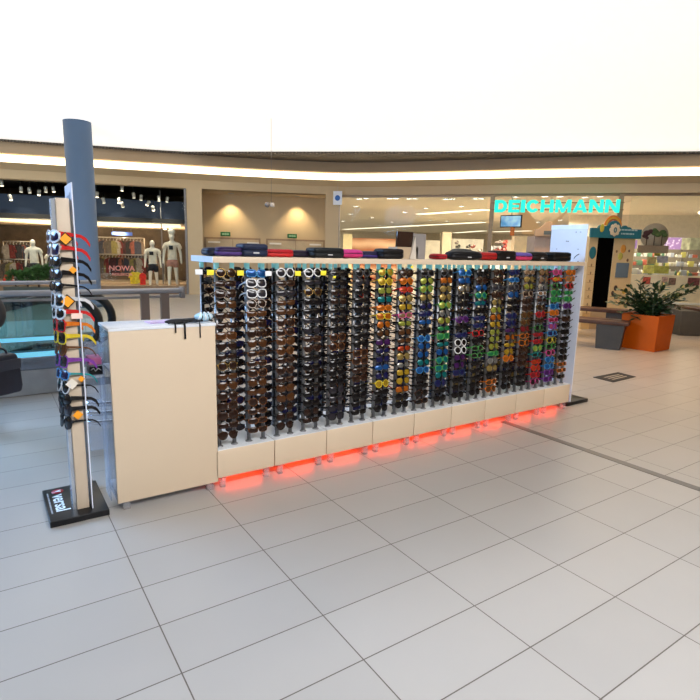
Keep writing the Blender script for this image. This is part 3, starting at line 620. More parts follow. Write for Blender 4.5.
# track lights at the ceiling (bright dashes)
for i in range(10):
    t = i/9; x = 677+t*36; y = 235-t*33; q = Zp(x, y, ZI-.04)
    MB().box((-.18, -.07, -.03), (.18, .07, .02), mat('tube_white', (1, 1, .95), emit=(1, .97, .88), es=7, var=0), bev=.01).build('ceiling_lamp', loc=(q.x, q.y, ZI-.03), rot=(0, 0, math.atan2((Zp(713, 202, ZI)-Zp(677, 235, ZI)).y, (Zp(713, 202, ZI)-Zp(677, 235, ZI)).x)), label='bright white lamp segment in the slanting row on the drugstore ceiling', cat='light', group='slanting row of ceiling lamps in the drugstore')
fbox('store_gondola', 689, 712, 238, 262, 3.6, .5, mat('gondola', (.55, .58, .45), .6, var=.4, scale=5), 'tall pale green shelving at the right end of the drugstore', 'shelf', 0.)

# ------------------------------------------------------------------ blue column (round, clad)
c = P(84.5, 240, 13.6)
w = (P(97, 240, 13.6)-P(72, 240, 13.6)).length
MB().lathe([(w/2+.03, 0), (w/2+.03, .12), (w/2, .13), (w/2, ZT+.06)], blue_col, n=40).build('round_column', loc=(c.x, c.y, 0), label='tall blue grey round column rising behind the sunglasses post stand', cat='column')

# ------------------------------------------------------------------ atrium balustrade, rails, escalator
BY = 6.34
bal = thing('glass_balustrade', 'tinted glass balustrade with steel base and double handrail around the opening', 'balustrade', (-1.5, BY, 0))
def B(name, lo, hi, m, bev=0.): return MB().box((lo[0]+1.5, lo[1], lo[2]), (hi[0]+1.5, hi[1], hi[2]), m, bev=bev).build(name, bal)
B('steel_base', (-4, -.03, 0), (.62, .06, .27), mat('base_steel', (.30, .33, .36), .3, .7, var=.08), .008)
B('steel_base', (-4, -.06, .27), (.62, .06, .40), mat('base_steel2', (.16, .19, .24), .25, .7, var=.08), .006)
B('glass_panel', (-4, .0, .40), (.60, .012, 1.0), glassT); B('glass_panel', (.62, .0, .04), (1.25, .012, 1.0), glass)
cy = mat('cyan_edge', (.20, .55, .75), .3, emit=(.15, .62, .85), es=.55, var=.0)
B('light_edge', (-4, -.075, .405), (.60, -.03, .45), cy); B('light_edge', (-4, -.02, .56), (.60, .0, .60), cy)
B('lower_channel', (-4, -.01, .965), (1.9, .02, .99), darksteel)
for z, x1, rr_ in ((1.05, 1.9, .030), (1.155, .98, .021)): MB().tube([(-2.5, -.03, z), (x1+1.5, -.03, z)], rr_, railst, 10).build('handrail', bal)
for x in (1.477, 1.697): B('post', (x-.045, -.03, 0), (x+.045, .03, 1.02), mat('post_bronze', (.17, .13, .11), .4, .4))
B('end_cap', (1.87, -.05, .96), (1.92, .03, 1.09), darksteel, .004)
MB().box((.12, -.04, .315), (.24, -.032, .335), mat('reflection_white', (1, 1, 1), emit=(1, 1, 1), es=3., var=0), bev=.003).build('reflection_oval', bal, loc=(1.5-.02, -.025, 0))  # white reflection on the steel base, made as a small glowing bar
# escalator handrail loops
rub = mat('black_rubber', (.012, .012, .013), .4)
esc = thing('escalator', 'escalator with looping black rubber handrails behind the post stand', 'escalator', (.8, 6.9, 0))
def loop(cx, cyy, cz, R, nm):
    pts = [(-2.6, cyy, cz+R-1.3), (-1.0, cyy, cz+R-.15), (-.35, cyy, cz+R)]
    for i in range(15): a = PI/2-PI*i/14; pts.append((cx+R*math.cos(a), cyy, cz+R*math.sin(a)))
    pts += [(-.35, cyy, cz-R), (-1.0, cyy, cz-R-.15), (-2.6, cyy, cz-R-1.3)]
    MB().tube(pts, .05, rub, 8).build('handrail', esc)
    pl = [(x, z) for x, _, z in pts]; MB().prism(pl, cyy-.008, cyy+.008, glass).build('side_glass', esc)
loop(-.04, -.25, .67, .28, 0); loop(.16, .25, .66, .31, 1)
MB().box((-2.6, -.2, -1.4), (-.2, .5, -.1), darksteel).build('truss', esc, rot=(0, -.45, 0)); 
MB().box((-.2, -.2, -.25), (1.1, .5, .02), steel).build('landing_plate', esc)
# chrome curved kick rails behind the post stand
r = thing('chrome_bumper', 'curved chrome bumper rails on the floor behind the post stand', 'bumper', (.62, 4.9, 0))
for z in (.07, .15, .23):
    MB().tube([(-.02, .06, z), (.0, -.02, z), (.06, -.10, z), (.30, -.16, z), (.55, -.10, z)], .022, mat('chrome', (.8, .82, .85), .12, 1.), 8).build('rail', r)
for x, y in ((-.01, .03), (.3, -.16)): MB().cyl((x, y, 0), (x, y, .25), .018, steel, 8).build('post', r)

# green planting beyond the opening
def leaf_cluster(m_, c, R, n, size, mt):
    for i in range(n):
        a = random.uniform(0, 2*PI); b = random.uniform(-.4, 1.5); d = Vector((math.cos(a)*math.cos(b), math.sin(a)*math.cos(b), math.sin(b)))
        p = Vector(c)+d*R*random.uniform(.3, 1); t = d.cross(Vector((random.random(), random.random(), random.random()))).normalized()*size*.45; l = (d+Vector((0, 0, random.uniform(-.5, .5)))).normalized()*size
        m_.add([p, p+l*.5+t, p+l, p+l*.5-t], [(0, 1, 2, 3)], mt)
for i, (x, y, rr_) in enumerate(((15, 278, .19), (27, 277, .20), (38, 274, .21), (49, 272, .22), (60, 275, .19))):
    p = P(x, y, 14.6); r = thing('leafy_shrub', 'leafy green shrub in the trough beyond the balustrade, %s from the left' % ['first', 'second', 'third', 'fourth', 'fifth'][i], 'shrub', (p.x, p.y, .382), 0, 'shrubs beyond the balustrade')
    m_ = MB(); bl = mat('bush_leaf', (.05, .12, .03), .5, var=.4, scale=9); leaf_cluster(m_, (0, 0, p.z-.38), rr_, 150, .09, bl); leaf_cluster(m_, (0, 0, .22), rr_*.85, 90, .09, bl); m_.build('foliage', r)
    MB().tube([(0, 0, 0), (.02, 0, p.z-.4)], .02, woodbr, 5).build('stem', r)
a = P(8, 290, 14.6); b = P(62, 290, 14.6); w_ = Vector((b.x-a.x, b.y-a.y, 0))
MB().box((0, -.2, 0), (w_.length, .2, .38), mat('trough_dark', (.05, .07, .07), .5), bev=.01).build('plant_trough', loc=(a.x, a.y, 0), rot=(0, 0, math.atan2(w_.y, w_.x)), label='long dark plant trough standing beyond the glass balustrade', cat='planter')

# ------------------------------------------------------------------ person at the left edge
def person():
    hand = P(-6, 341, 4.0); side = -RT.copy(); side.z = 0; side.normalize()
    ctr = P(-58, 300, 4.15); rz = math.atan2(-FWH.x, FWH.y)          # faces away from the camera
    r = thing('person', 'person in a black coat at the left picture edge holding a dark bag', 'person', (ctr.x, ctr.y, 0), rz)
    u = 1.70
    skinm = mat('skin_tone', (.55, .32, .22), .5); coat = mat('black_coat', (.012, .012, .015), .6, var=.3, scale=25)
    J = [((0, 0, .52*u), (.085*u, .06*u)), ((0, 0, .62*u), (.075*u, .055*u)), ((0, 0, .73*u), (.09*u, .06*u)), ((0, 0, .81*u), (.06*u, .045*u)), ((0, 0, .86*u), .03*u), ((0, .01*u, .93*u), (.045*u, .055*u)), ((0, .008*u, .975*u), (.038*u, .045*u))]
    E = [(i, i+1) for i in range(6)]; inv = (Matrix.Translation(Vector((ctr.x, ctr.y, 0))) @ Matrix.Rotation(rz, 4, 'Z')).inverted()
    hl = inv @ hand
    for sx in (-1, 1):
        i = len(J)
        if sx == 1: J += [((.11*u, 0, .80*u), .034*u), ((hl.x+.01, hl.y*.4-.03, .60*u), .028*u), ((hl.x, hl.y, hl.z+.05), .018*u), ((hl.x, hl.y, hl.z-.01), (.022*u, .014*u))]
        else: J += [((-.11*u, 0, .80*u), .034*u), ((-.17*u, .01*u, .63*u), .026*u), ((-.18*u, .03*u, .49*u), .018*u), ((-.18*u, .03*u, .44*u), (.02*u, .012*u))]
        E += [(3, i), (i, i+1), (i+1, i+2), (i+2, i+3)]
        i = len(J); fy = .04*sx*u
        J += [((sx*.05*u, 0, .46*u), .052*u), ((sx*.055*u, .01*u+fy*.3, .28*u), .036*u), ((sx*.055*u, fy*.6, .16*u), .032*u), ((sx*.055*u, fy, .045*u), .022*u), ((sx*.06*u, fy+.08*u, .02*u), .02*u)]
        E += [(0, i), (i, i+1), (i+1, i+2), (i+2, i+3), (i+3, i+4)]
    skin('body', J, E, skinm, r, head=((0, .01*u, .935*u), (.045*u, .055*u, .068*u)), head_y=.98)
    J = [((0, 0, .42*u), (.11*u, .08*u)), ((0, 0, .52*u), (.105*u, .075*u)), ((0, 0, .62*u), (.09*u, .07*u)), ((0, 0, .74*u), (.108*u, .078*u)), ((0, 0, .81*u), (.07*u, .058*u)), ((0, 0, .845*u), .045*u)]; E = [(i, i+1) for i in range(5)]
    i = len(J); J += [((.12*u, 0, .79*u), .046*u), ((hl.x+.01, hl.y*.4-.03, .60*u), .048*u), ((hl.x, hl.y, hl.z+.08), .034*u)]; E += [(4, i), (i, i+1), (i+1, i+2)]
    i = len(J); J += [((-.12*u, 0, .79*u), .046*u), ((-.17*u, .01*u, .63*u), .044*u), ((-.18*u, .03*u, .51*u), .034*u)]; E += [(4, i), (i, i+1), (i+1, i+2)]
    skin('coat', J, E, coat, r)
    J = [((0, 0, .50*u), (.08*u, .06*u))]; E = []
    for sx in (-1, 1):
        i = len(J); fy = .04*sx*u; J += [((sx*.055*u, 0, .44*u), .06*u), ((sx*.055*u, .01*u+fy*.3, .28*u), .046*u), ((sx*.055*u, fy, .07*u), .036*u)]; E += [(0, i), (i, i+1), (i+1, i+2)]
    skin('trousers', J, E, mat('dark_jeans', (.02, .025, .04), .8), r)
    for sx in (-1, 1): fy = .04*sx*u; MB().ball((sx*.058*u, fy+.05*u, .028*u), (.05, .13, .048), black).build('shoe', r)
    MB().ball((0, -.015*u, .945*u), (.085, .105, .115), mat('dark_hair', (.03, .02, .015), .6)).build('hair', r)
    # fingers closed on the bag handle
    for k in range(4):
        y0 = hl.y-.03+.02*k; L = (.05, .055, .052, .042)[k]
        MB().tube([(hl.x-.012, y0, hl.z-.01), (hl.x+.022, y0, hl.z-.022), (hl.x+.024, y0, hl.z-.05), (hl.x-.004, y0, hl.z-.062+.01*(k == 3)), (hl.x-.012, y0, hl.z-.05)], [.009, .009, .0085, .008, .007], skinm, 7).build('finger', r)
    MB().tube([(hl.x-.014, hl.y-.03, hl.z), (hl.x-.03, hl.y-.035, hl.z-.025), (hl.x-.02, hl.y-.01, hl.z-.055)], [.011, .010, .008], skinm, 7).build('thumb', r)
    # bag
    b = thing('handbag', 'dark blue black handbag held in the hand of the person at the left edge', 'bag', (hand.x, hand.y, hand.z-.42), rz+PI/2-.35)
    bagm = mat('bag_leather', (.014, .016, .026), .45, var=.3, scale=8)
    m_ = MB(); prof = [(-.15, 0), (.15, 0), (.165, .05), (.155, .24), (.13, .31), (-.13, .31), (-.155, .24), (-.165, .05)]
    m_.prism(prof, -.06, .06, bagm); bo = m_.build('bag_body', b); bv = bo.modifiers.new('Bev', 'BEVEL'); bv.width = .018; bv.segments = 3
    MB().box((-.155, -.066, .19), (.155, -.055, .27), mat('bag_flap', (.03, .032, .045), .4), bev=.004).build('flap', b)
    pts = [(-.09, 0, .30)]+[(.09*math.cos(PI-PI*i/8), 0, .31+.055*math.sin(PI*i/8)) for i in range(9)]+[(.09, 0, .30)]
    MB().tube(pts, .009, bagm, 7).build('handle', b)
person()

# ------------------------------------------------------------------ the sunglasses display
Z0, ZP, ZSH = .072, .262, 1.458
X0, PW = 1.142, .4177
DEP = .41
polem = mat('pole_steel', (.24, .24, .25), .38, .75, var=.1, scale=20)
tealm = mat('teal_clear_tube', (.30, .62, .64), .25, emit=(.25, .75, .8), es=.30, var=0)
redled = mat('red_led', (1, .05, .02), emit=(1, .06, .012), es=15., var=0)
topw = mat('plinth_top_white', (.74, .77, .80), .3)
def make_unit(label):
    r = thing('display_unit', label, 'display stand', (X0, 3.2, 0), 0, None)
    m_ = MB(); m_.box((.003, 0, Z0), (PW-.003, DEP, ZP-.004), cream, bev=.004); m_.build('plinth', r)
    MB().box((.003, .003, ZP-.004), (PW-.003, DEP-.003, ZP), topw).build('plinth_top', r)
    lm = glassmat('clear_foot', (.95, .9, .88), .1, .1, .18) if 'clear_foot' not in MATS else MATS['clear_foot']
    for x in (.035, PW-.07):
        for y in (.012, DEP-.05): MB().box((x, y, 0), (x+.035, y+.035, Z0), lm).build('foot', r)
    MB().box((.05, .10, Z0-.014), (PW-.05, .13, Z0-.001), redled).build('red_light_strip', r)
    for i in range(4):
        x = .052+.1044*i
        for y in (.072, DEP-.072):
            p = MB().tube([(x, y, ZP), (x, y, 1.418)], .013, polem, 10).build('pole', r)
            comb = [(.012, .30), (.012, 1.41), (.015, 1.41)]
            for q in range(17): zq = 1.387-.0658*q; comb += [(.015, zq), (.052, zq), (.052, zq-.011), (.015, zq-.011)]
            comb += [(.015, .30)]
            m_ = MB(); m_.prism([(-a_, b_) for a_, b_ in comb] if y > .2 else comb, -.009, .009, black, Matrix.Translation((x, y, 0)) @ Matrix.Rotation(PI/2, 4, 'Z')); m_.build('peg_comb', p)
            MB().lathe([(.024, 0), (.024, .004), (.014, .01)], polem, c=(x, y, ZP), n=12).build('foot_ring', p)
            MB().tube([(x, y, 1.418), (x, y, ZSH)], .0145, tealm, 10).build('top_sleeve', p)
    return r
proto = make_unit('white plinth unit with steel poles, leftmost next to the cream cabinet')
for k in range(1, 9):
    c = copy_tree(proto); c.location.x = X0+PW*k
    c['label'] = ('white plinth unit with steel poles, %s from the cream cabinet' % ORD[k]) if k < 8 else 'white plinth unit with steel poles, rightmost beside the white end panel'
# top shelf
r = thing('top_shelf', 'long cream top shelf board spanning the whole sunglasses display', 'shelf', (1.148, 3.2, ZSH))
MB().box((.004, 0, 0), (3.82, DEP, .037), cream, bev=.002).build('board', r)
MB().box((0, 0.001, 0), (.0035, DEP-.001, .037), mat('shelf_end_bluelit', (.70, .76, .85), .3)).build('end_cap', r, label='white end face tinted by bluish light')  # bluish light falling on the white end face is put into its colour

# --- sunglasses geometry
def lens_outline(shape, n=18):
    pts = []
    for i in range(n):
        a = 2*PI*i/n; c, s_ = math.cos(a), math.sin(a)
        if shape == 'round': w, h, e = .0265, .0245, 1.
        elif shape == 'aviator': w, h, e = .029, .025, .8
        elif shape == 'square': w, h, e = .029, .0215, .55
        elif shape == 'narrow': w, h, e = .030, .0165, .65
        elif shape == 'wrap': w, h, e = .032, .0185, .75
        else: w, h, e = .029, .0225, .75     # cateye
        x = w*math.copysign(abs(c)**e, c); z = h*math.copysign(abs(s_)**e, s_)
        if shape == 'aviator' and z < 0: x *= 1-.28*abs(z)/h
        if shape == 'aviator' : x += .003*(-z/h)
        if shape == 'cateye' and x > 0 and z > 0: z += .007*(x/w)
        if shape == 'wrap' and x > 0: z *= 1-.25*(x/w)
        pts.append((x, z))
    return pts
def bow(x): return 6.5*x*x*.35
MC = {}
def g_meshes(shape, fc, lc):
    key = (shape, fc, lc)
    if key in MC: return MC[key]
    fm = FCOL[fc]; lm = LCOL[lc]; th = (.0075 if fc == 'white' else .0045) if shape in ('square', 'cateye', 'wrap', 'round') else .0028
    ol = lens_outline(shape); n = len(ol); fr = MB(); cx = .035
    for sx in (-1, 1):
        vs = []; fs = []
        for (x, z) in ol:
            L = math.hypot(x, z); ox, oz = x+(x/L)*th, z+(z/L)*th
            for (a, b) in ((x, z), (ox, oz)):
                X = sx*(cx+a)
                for dy in (-.002, .002): vs.append((X, bow(X)+dy, b))
        for i in range(n):
            a = i*4; b = ((i+1) % n)*4
            fs += [(a, b, b+2, a+2), (a+1, a+3, b+3, b+1), (a+2, b+2, b+3, a+3), (a, a+1, b+1, b)]
        fr.add(vs, fs, fm, smooth=False)
    fr.tube([(-.012, bow(.012), .006), (0, -.002, .009), (.012, bow(.012), .006)], .0028, fm, 6)
    for sx in (-1, 1): fr.box((sx*.0665-.004, bow(.066)-.002, .004), (sx*.0665+.004, bow(.066)+.006, .015), fm)
    frm = fr.mesh('frame')
    le = []
    for sx in (-1, 1):
        m_ = MB(); vs = [(sx*cx, bow(cx)-.004, 0)]; fs = []
        for q in (.55, 1.):
            for (x, z) in ol: X = sx*(cx+x*q); vs.append((X, bow(X)-.004*(1-q*q)-.0005, z*q))
        for i in range(n):
            j = (i+1) % n; fs.append((0, 1+i, 1+j) if sx < 0 else (0, 1+j, 1+i)); fs.append((1+i, 1+n+i, 1+n+j, 1+j) if sx < 0 else (1+j, 1+n+j, 1+n+i, 1+i))
        m_.add(vs, fs, lm, smooth=True); le.append(m_.mesh('lens'))
    te = []
    tw = .004 if shape in ('aviator', 'round', 'narrow') else .0085
    for sx in (-1, 1):
        m_ = MB(); X = sx*.069; y0 = bow(.066)
        pts = [(X, y0, .010), (X, y0+.05, .011), (X*.99, y0+.10, .010), (X*.97, y0+.125, .004), (X*.96, y0+.145, -.008)]
        hs = [tw*1.3, tw, tw*.85, tw, tw*.9]; vs = []; fs = []
        for p, h in zip(pts, hs):
            for dx, dz in ((-.0014, -h/2), (.0014, -h/2), (.0014, h/2), (-.0014, h/2)): vs.append((p[0]+dx, p[1], p[2]+dz))
        for i in range(4):
            for k in range(4): fs.append((i*4+k, i*4+(k+1) % 4, i*4+4+(k+1) % 4, i*4+4+k))
        fs += [(3, 2, 1, 0), (16, 17, 18, 19)]
        m_.add(vs, fs, fm if fc not in TEMP else FCOL[TEMP[fc]]); te.append(m_.mesh('temple'))
    MC[key] = (frm, le, te); return MC[key]
def F_(name, c, r=.25, **k): return mat('frame_'+name, tuple(v*.75 for v in c), r, var=.15, scale=40, spec=.35, **k)
FCOL = dict(black=F_('black', (.012, .011, .012)), brown=F_('brown', (.07, .03, .015)), tortoise=F_('tortoise', (.16, .06, .02)), white=F_('white', (.85, .85, .87)), gold=F_('gold', (.55, .36, .12), .25, metal=.9),
            silver=F_('silver', (.6, .6, .62), .25, metal=.9), blue=F_('blue', (.08, .35, .75)), navy=F_('navy', (.02, .04, .12)), red=F_('red', (.72, .03, .03)), pink=F_('pink', (.85, .10, .35)), green=F_('green', (.10, .42, .10)),
            yellow=F_('yellow', (.85, .65, .04)), orange=F_('orange', (.85, .22, .02)), purple=F_('purple', (.25, .06, .40)), grey=F_('grey', (.12, .12, .13)), clear=F_('clear', (.55, .45, .38)), teal=F_('teal', (.02, .35, .36)), beige=F_('beige', (.55, .40, .28)))
TEMP = {'gold': 'brown'}
def L_(name, c, r=.12, metal=.0, **k): return mat('lens_'+name, tuple(v*.36 for v in c), r, metal, var=0, spec=.4, **k)
LCOL = dict(brown=L_('brown', (.055, .024, .016)), dark=L_('dark', (.016, .013, .015)), smoke=L_('smoke', (.05, .045, .06)), amber=L_('amber', (.16, .06, .02)), orange=L_('orange', (.95, .25, .02), .22, .35), red=L_('red', (.9, .10, .02), .22, .35), yellow=L_('yellow', (.92, .58, .04), .22, .35),
            gold=L_('gold', (.75, .55, .18), .22, .5), lime=L_('lime', (.60, .66, .10), .22, .35), silver=L_('silver', (.75, .75, .72), .2, .7), blue=L_('blue', (.02, .18, .62), .2, .35), navy=L_('navy', (.02, .02, .13), .15), teal=L_('teal', (.01, .32, .34), .2, .35), green=L_('green', (.04, .42, .14), .2, .35),
            purple=L_('purple', (.10, .02, .16), .15), pink=L_('pink', (.7, .12, .25), .2, .3), red2=L_('crimson', (.35, .02, .03), .15), tan=L_('tan', (.40, .22, .11), .2))
NAMEL = dict(red2='crimson')
def sunglasses(shape, fc, lc, label, loc, rot, group=None):
    frm, le, te = g_meshes(shape, fc, lc)
    r = thing('sunglasses', label, 'sunglasses', loc, rot=rot, group=group)
    obj('frame', frm, r)
    for m_ in le: obj('lens', m_, r)
    for m_ in te: obj('temple', m_, r)
    return r
S6 = ['round', 'aviator', 'square', 'narrow', 'wrap', 'cateye']
# per column: list of (frame, lens) for the 17 rows read off the photo
def C(*a):
    out = []
    for t in a:
        n = 1
        if len(t) == 3: t, n = t[:2], t[2]
        out += [tuple(t)]*n
    while len(out) < 17: out.append(out[-1])
    return out[:17]
COLS = [
 C(('gold','brown'),('brown','brown',2),('black','amber'),('brown','brown',2),('tortoise','amber'),('black','brown',2),('gold','brown'),('brown','amber',2),('brown','brown',5)),
 C(('blue','blue'),('white','smoke',2),('clear','brown'),('tortoise','amber'),('brown','brown',2),('brown','amber'),('tortoise','brown',3),('brown','amber',2),('tortoise','brown',4)),
 C(('white','smoke'),('brown','brown'),('black','smoke'),('brown','amber',2),('tortoise','brown',2),('tortoise','amber',2),('brown','brown',3),('brown','amber',2),('black','brown',3)),
 C(('white','dark'),('black','smoke'),('gold','brown'),('black','dark',2),('black','smoke',2),('brown','brown',2),('black','dark',6),('black','brown',2)),
 C(('black','dark',2),('black','brown',2),('black','dark',3),('tortoise','brown',2),('black','dark',4),('black','smoke',4)),
 C(('grey','dark'),('black','smoke'),('black','dark',7),('tortoise','brown',2),('brown','brown',2),('black','dark',4)),
 C(('green','yellow'),('yellow','yellow'),('black','lime'),('black','teal'),('orange','orange'),('yellow','orange'),('black','orange'),('black','amber'),('black','purple'),('black','navy',2),('navy','blue'),('black','navy'),('yellow','yellow'),('black','dark',3)),
 C(('brown','brown'),('orange','orange'),('red','red'),('gold','gold'),('black','yellow'),('pink','tan'),('black','lime'),('black','amber',2),('black','red'),('gold','gold'),('black','silver'),('black','yellow'),('black','yellow'),('black','orange'),('black','dark',2)),
 C(('grey','dark'),('black','lime'),('green','lime'),('black','gold'),('black','navy'),('navy','navy'),('black','blue'),('black','dark'),('blue','blue'),('black','blue',2),('black','teal'),('blue','blue'),('black','dark',2),('brown','dark',2)),
 C(('grey','dark'),('brown','orange'),('gold','gold'),('gold','gold'),('green','lime'),('black','silver'),('gold','lime'),('black','green'),('green','green'),('black','teal'),('black','blue'),('green','teal',2),('black','teal'),('navy','navy'),('black','dark',2)),
 C(('blue','blue'),('navy','blue'),('gold','silver'),('black','dark',3),('purple','purple'),('black','dark'),('navy','navy'),('white','dark',2),('black','purple',2),('navy','navy'),('black','dark',3)),
 C(('black','dark'),('brown','brown'),('black','blue'),('green','teal'),('navy','teal'),('black','dark'),('navy','navy',2),('red','dark'),('black','dark'),('green','dark',2),('black','dark',5)),
 C(('brown','brown',2),('grey','smoke'),('brown','brown'),('black','gold'),('gold','lime'),('black','orange'),('black','yellow'),('black','lime',2),('gold','lime'),('green','green'),('silver','silver'),('gold','gold'),('black','dark'),('orange','amber',2)),
 C(('navy','navy'),('blue','blue'),('grey','smoke'),('navy','blue'),('black','dark',2),('navy','navy',2),('black','purple'),('black','orange'),('black','yellow'),('gold','yellow'),('orange','orange'),('black','dark',4)),
 C(('beige','tan'),('gold','gold'),('gold','lime'),('beige','brown'),('brown','brown',2),('gold','amber',2),('brown','red2'),('orange','brown',2),('brown','brown',3),('black','dark',3)),
 C(('gold','tan'),('silver','tan'),('silver','silver'),('white','tan'),('grey','brown'),('gold','brown'),('red','red2'),('brown','brown'),('green','dark'),('red','red2',2),('green','lime'),('teal','dark'),('red','red',2),('red','red2'),('pink','dark')),
 C(('pink','pink'),('red','yellow'),('green','dark'),('green','green',2),('blue','blue'),('orange','orange'),('pink','red2'),('purple','pink'),('blue','navy'),('yellow','dark'),('green','dark'),('pink','brown'),('blue','blue',2),('purple','purple',2)),
 C(('orange','orange'),('orange','tan'),('red','brown'),('green','green'),('green','green'),('purple','purple'),('grey','dark'),('brown','brown'),('black','dark',3),('black','dark',3),('orange','amber',2),('brown','dark')),
]
NTH = ['first'] + ORD[1:]
rows_z = [1.395-.0658*i for i in range(17)]
count = 0; stuffed = []
order = []
for ci in range(18):
    for ri in range(17): order.append((ci, ri))
# the six smallest in view (bottom of the last column) go to the uncountable rest
skip = {(17, ri) for ri in (11, 12, 13, 14, 15, 16)}
spare = []
for ci, ri in order:
    fc, lc = COLS[ci][ri]; rnd = random.Random(ci*31+ri*7+5)
    if ci == 1 and ri in (1, 2): shape = 'cateye'
    elif ci in (2, 3) and ri == 0: shape = 'round'
    elif 6 <= ci <= 13: shape = rnd.choice(['round', 'aviator', 'wrap', 'square'])
    else: shape = rnd.choice(S6)
    if fc in ('gold', 'silver'): shape = rnd.choice(['aviator', 'round'])
    loc = (1.247+.2088*ci+rnd.uniform(-.003, .003), 3.238, rows_z[ri]+rnd.uniform(-.003, .003)); rot = (-.22+rnd.uniform(-.05, .05), rnd.uniform(-.03, .03), rnd.uniform(-.06, .06))
    if (ci, ri) in skip: spare.append((shape, fc, lc, loc, rot)); continue
    lab = '%s %s sunglasses with %s lenses, %s down in %s column from left' % (fc, shape, NAMEL.get(lc, lc), NTH[ri], NTH[ci])
    sunglasses(shape, fc, lc, lab, loc, rot, 'sunglasses hanging on the long display'); count += 1
# rear face of the display + remaining front ones, as one mass
m_ = MB()
def add_g(mb, shape, fc, lc, M):
    frm, le, te = g_meshes(shape, fc, lc)
    for me in (frm, *le, *te):
        mb.add([v.co for v in me.vertices], [list(p.vertices) for p in me.polygons], me.materials[0], M, False)
for (shape, fc, lc, loc, rot) in spare:
    from mathutils import Euler
    add_g(m_, shape, fc, lc, Matrix.Translation(loc) @ Euler(rot).to_matrix().to_4x4())
for ci in range(19):
    for ri in range(17):
        rnd = random.Random(ci*17+ri*3+99); fc = rnd.choice(['black', 'black', 'navy', 'brown', 'grey', 'white', 'red', 'tortoise'] if ci > 5 else ['black', 'black', 'navy', 'grey', 'brown'])
        lc = rnd.choice(['dark', 'smoke', 'brown', 'navy', 'silver']); 
        add_g(m_, rnd.choice(S6), fc, lc, Matrix.Translation((1.247+.2088*ci+.034, 3.572, rows_z[ri])) @ Matrix.Rotation(PI, 4, 'Z') @ Matrix.Rotation(-.22, 4, 'X'))
for ci in range(18):
    for ri in range(17):
        rnd = random.Random(ci*13+ri*5+41); fc = rnd.choice(['black', 'black', 'navy', 'brown', 'grey', 'tortoise']); lc = rnd.choice(['dark', 'smoke', 'brown', 'navy', 'gold' if ci > 6 else 'dark'])
        add_g(m_, rnd.choice(S6), fc, lc, Matrix.Translation((1.247+.2088*ci+.115, 3.40, rows_z[ri]-.02)) @ Matrix.Rotation(-.2, 4, 'X'))
m_.build('sunglasses', label='mass of sunglasses hanging inside and on the far face of the display', cat='sunglasses', kind='stuff')

# price tags in the top row between the columns
tagy = mat('tag_yellow', (.90, .78, .04), .5, var=0); tagw = mat('tag_white', (.85, .88, .9), .5, var=0)
for i, (x, y, mt, lb) in enumerate(((199, 272, tagw, 'white price tag hanging at the left end under the shelf'), (210.5, 272.5, tagy, 'yellow price tag left of the first sunglasses column'), (240.5, 273, tagy, 'yellow price tag between first and second sunglasses columns'), (268.5, 273.5, tagw, 'whitish price tag between second and third sunglasses columns'), (298, 273.5, tagy, 'yellow price tag between third and fourth sunglasses columns'), (323.5, 273, tagy, 'yellow green price tag right of the white round sunglasses'), (334.5, 277, tagy, 'small yellow price tag hanging in the fifth column'), (412, 267, tagy, 'yellow green price tag high between eighth and ninth columns'), (466, 270.5, tagy, 'small yellow price tag high in the eleventh column'), (483, 270.5, tagw, 'small cream price tag high right of the twelfth column'), (537.5, 265.5, tagy, 'small yellow price tag high in the sixteenth column'))):
    p = Yp(x, y, 3.22); s_ = .5 if i > 5 else 1
    t = thing('price_tag', lb, 'price tag', (p.x, p.y, p.z), 0)
    MB().box((-.022*s_, -.001, -.016*s_), (.022*s_, .003, .016*s_), mt, bev=.001).build('card', t)
    MB().cyl((0, .003, .012*s_), (0, .05, .012*s_), .002, polem, 6).build('hook', t)

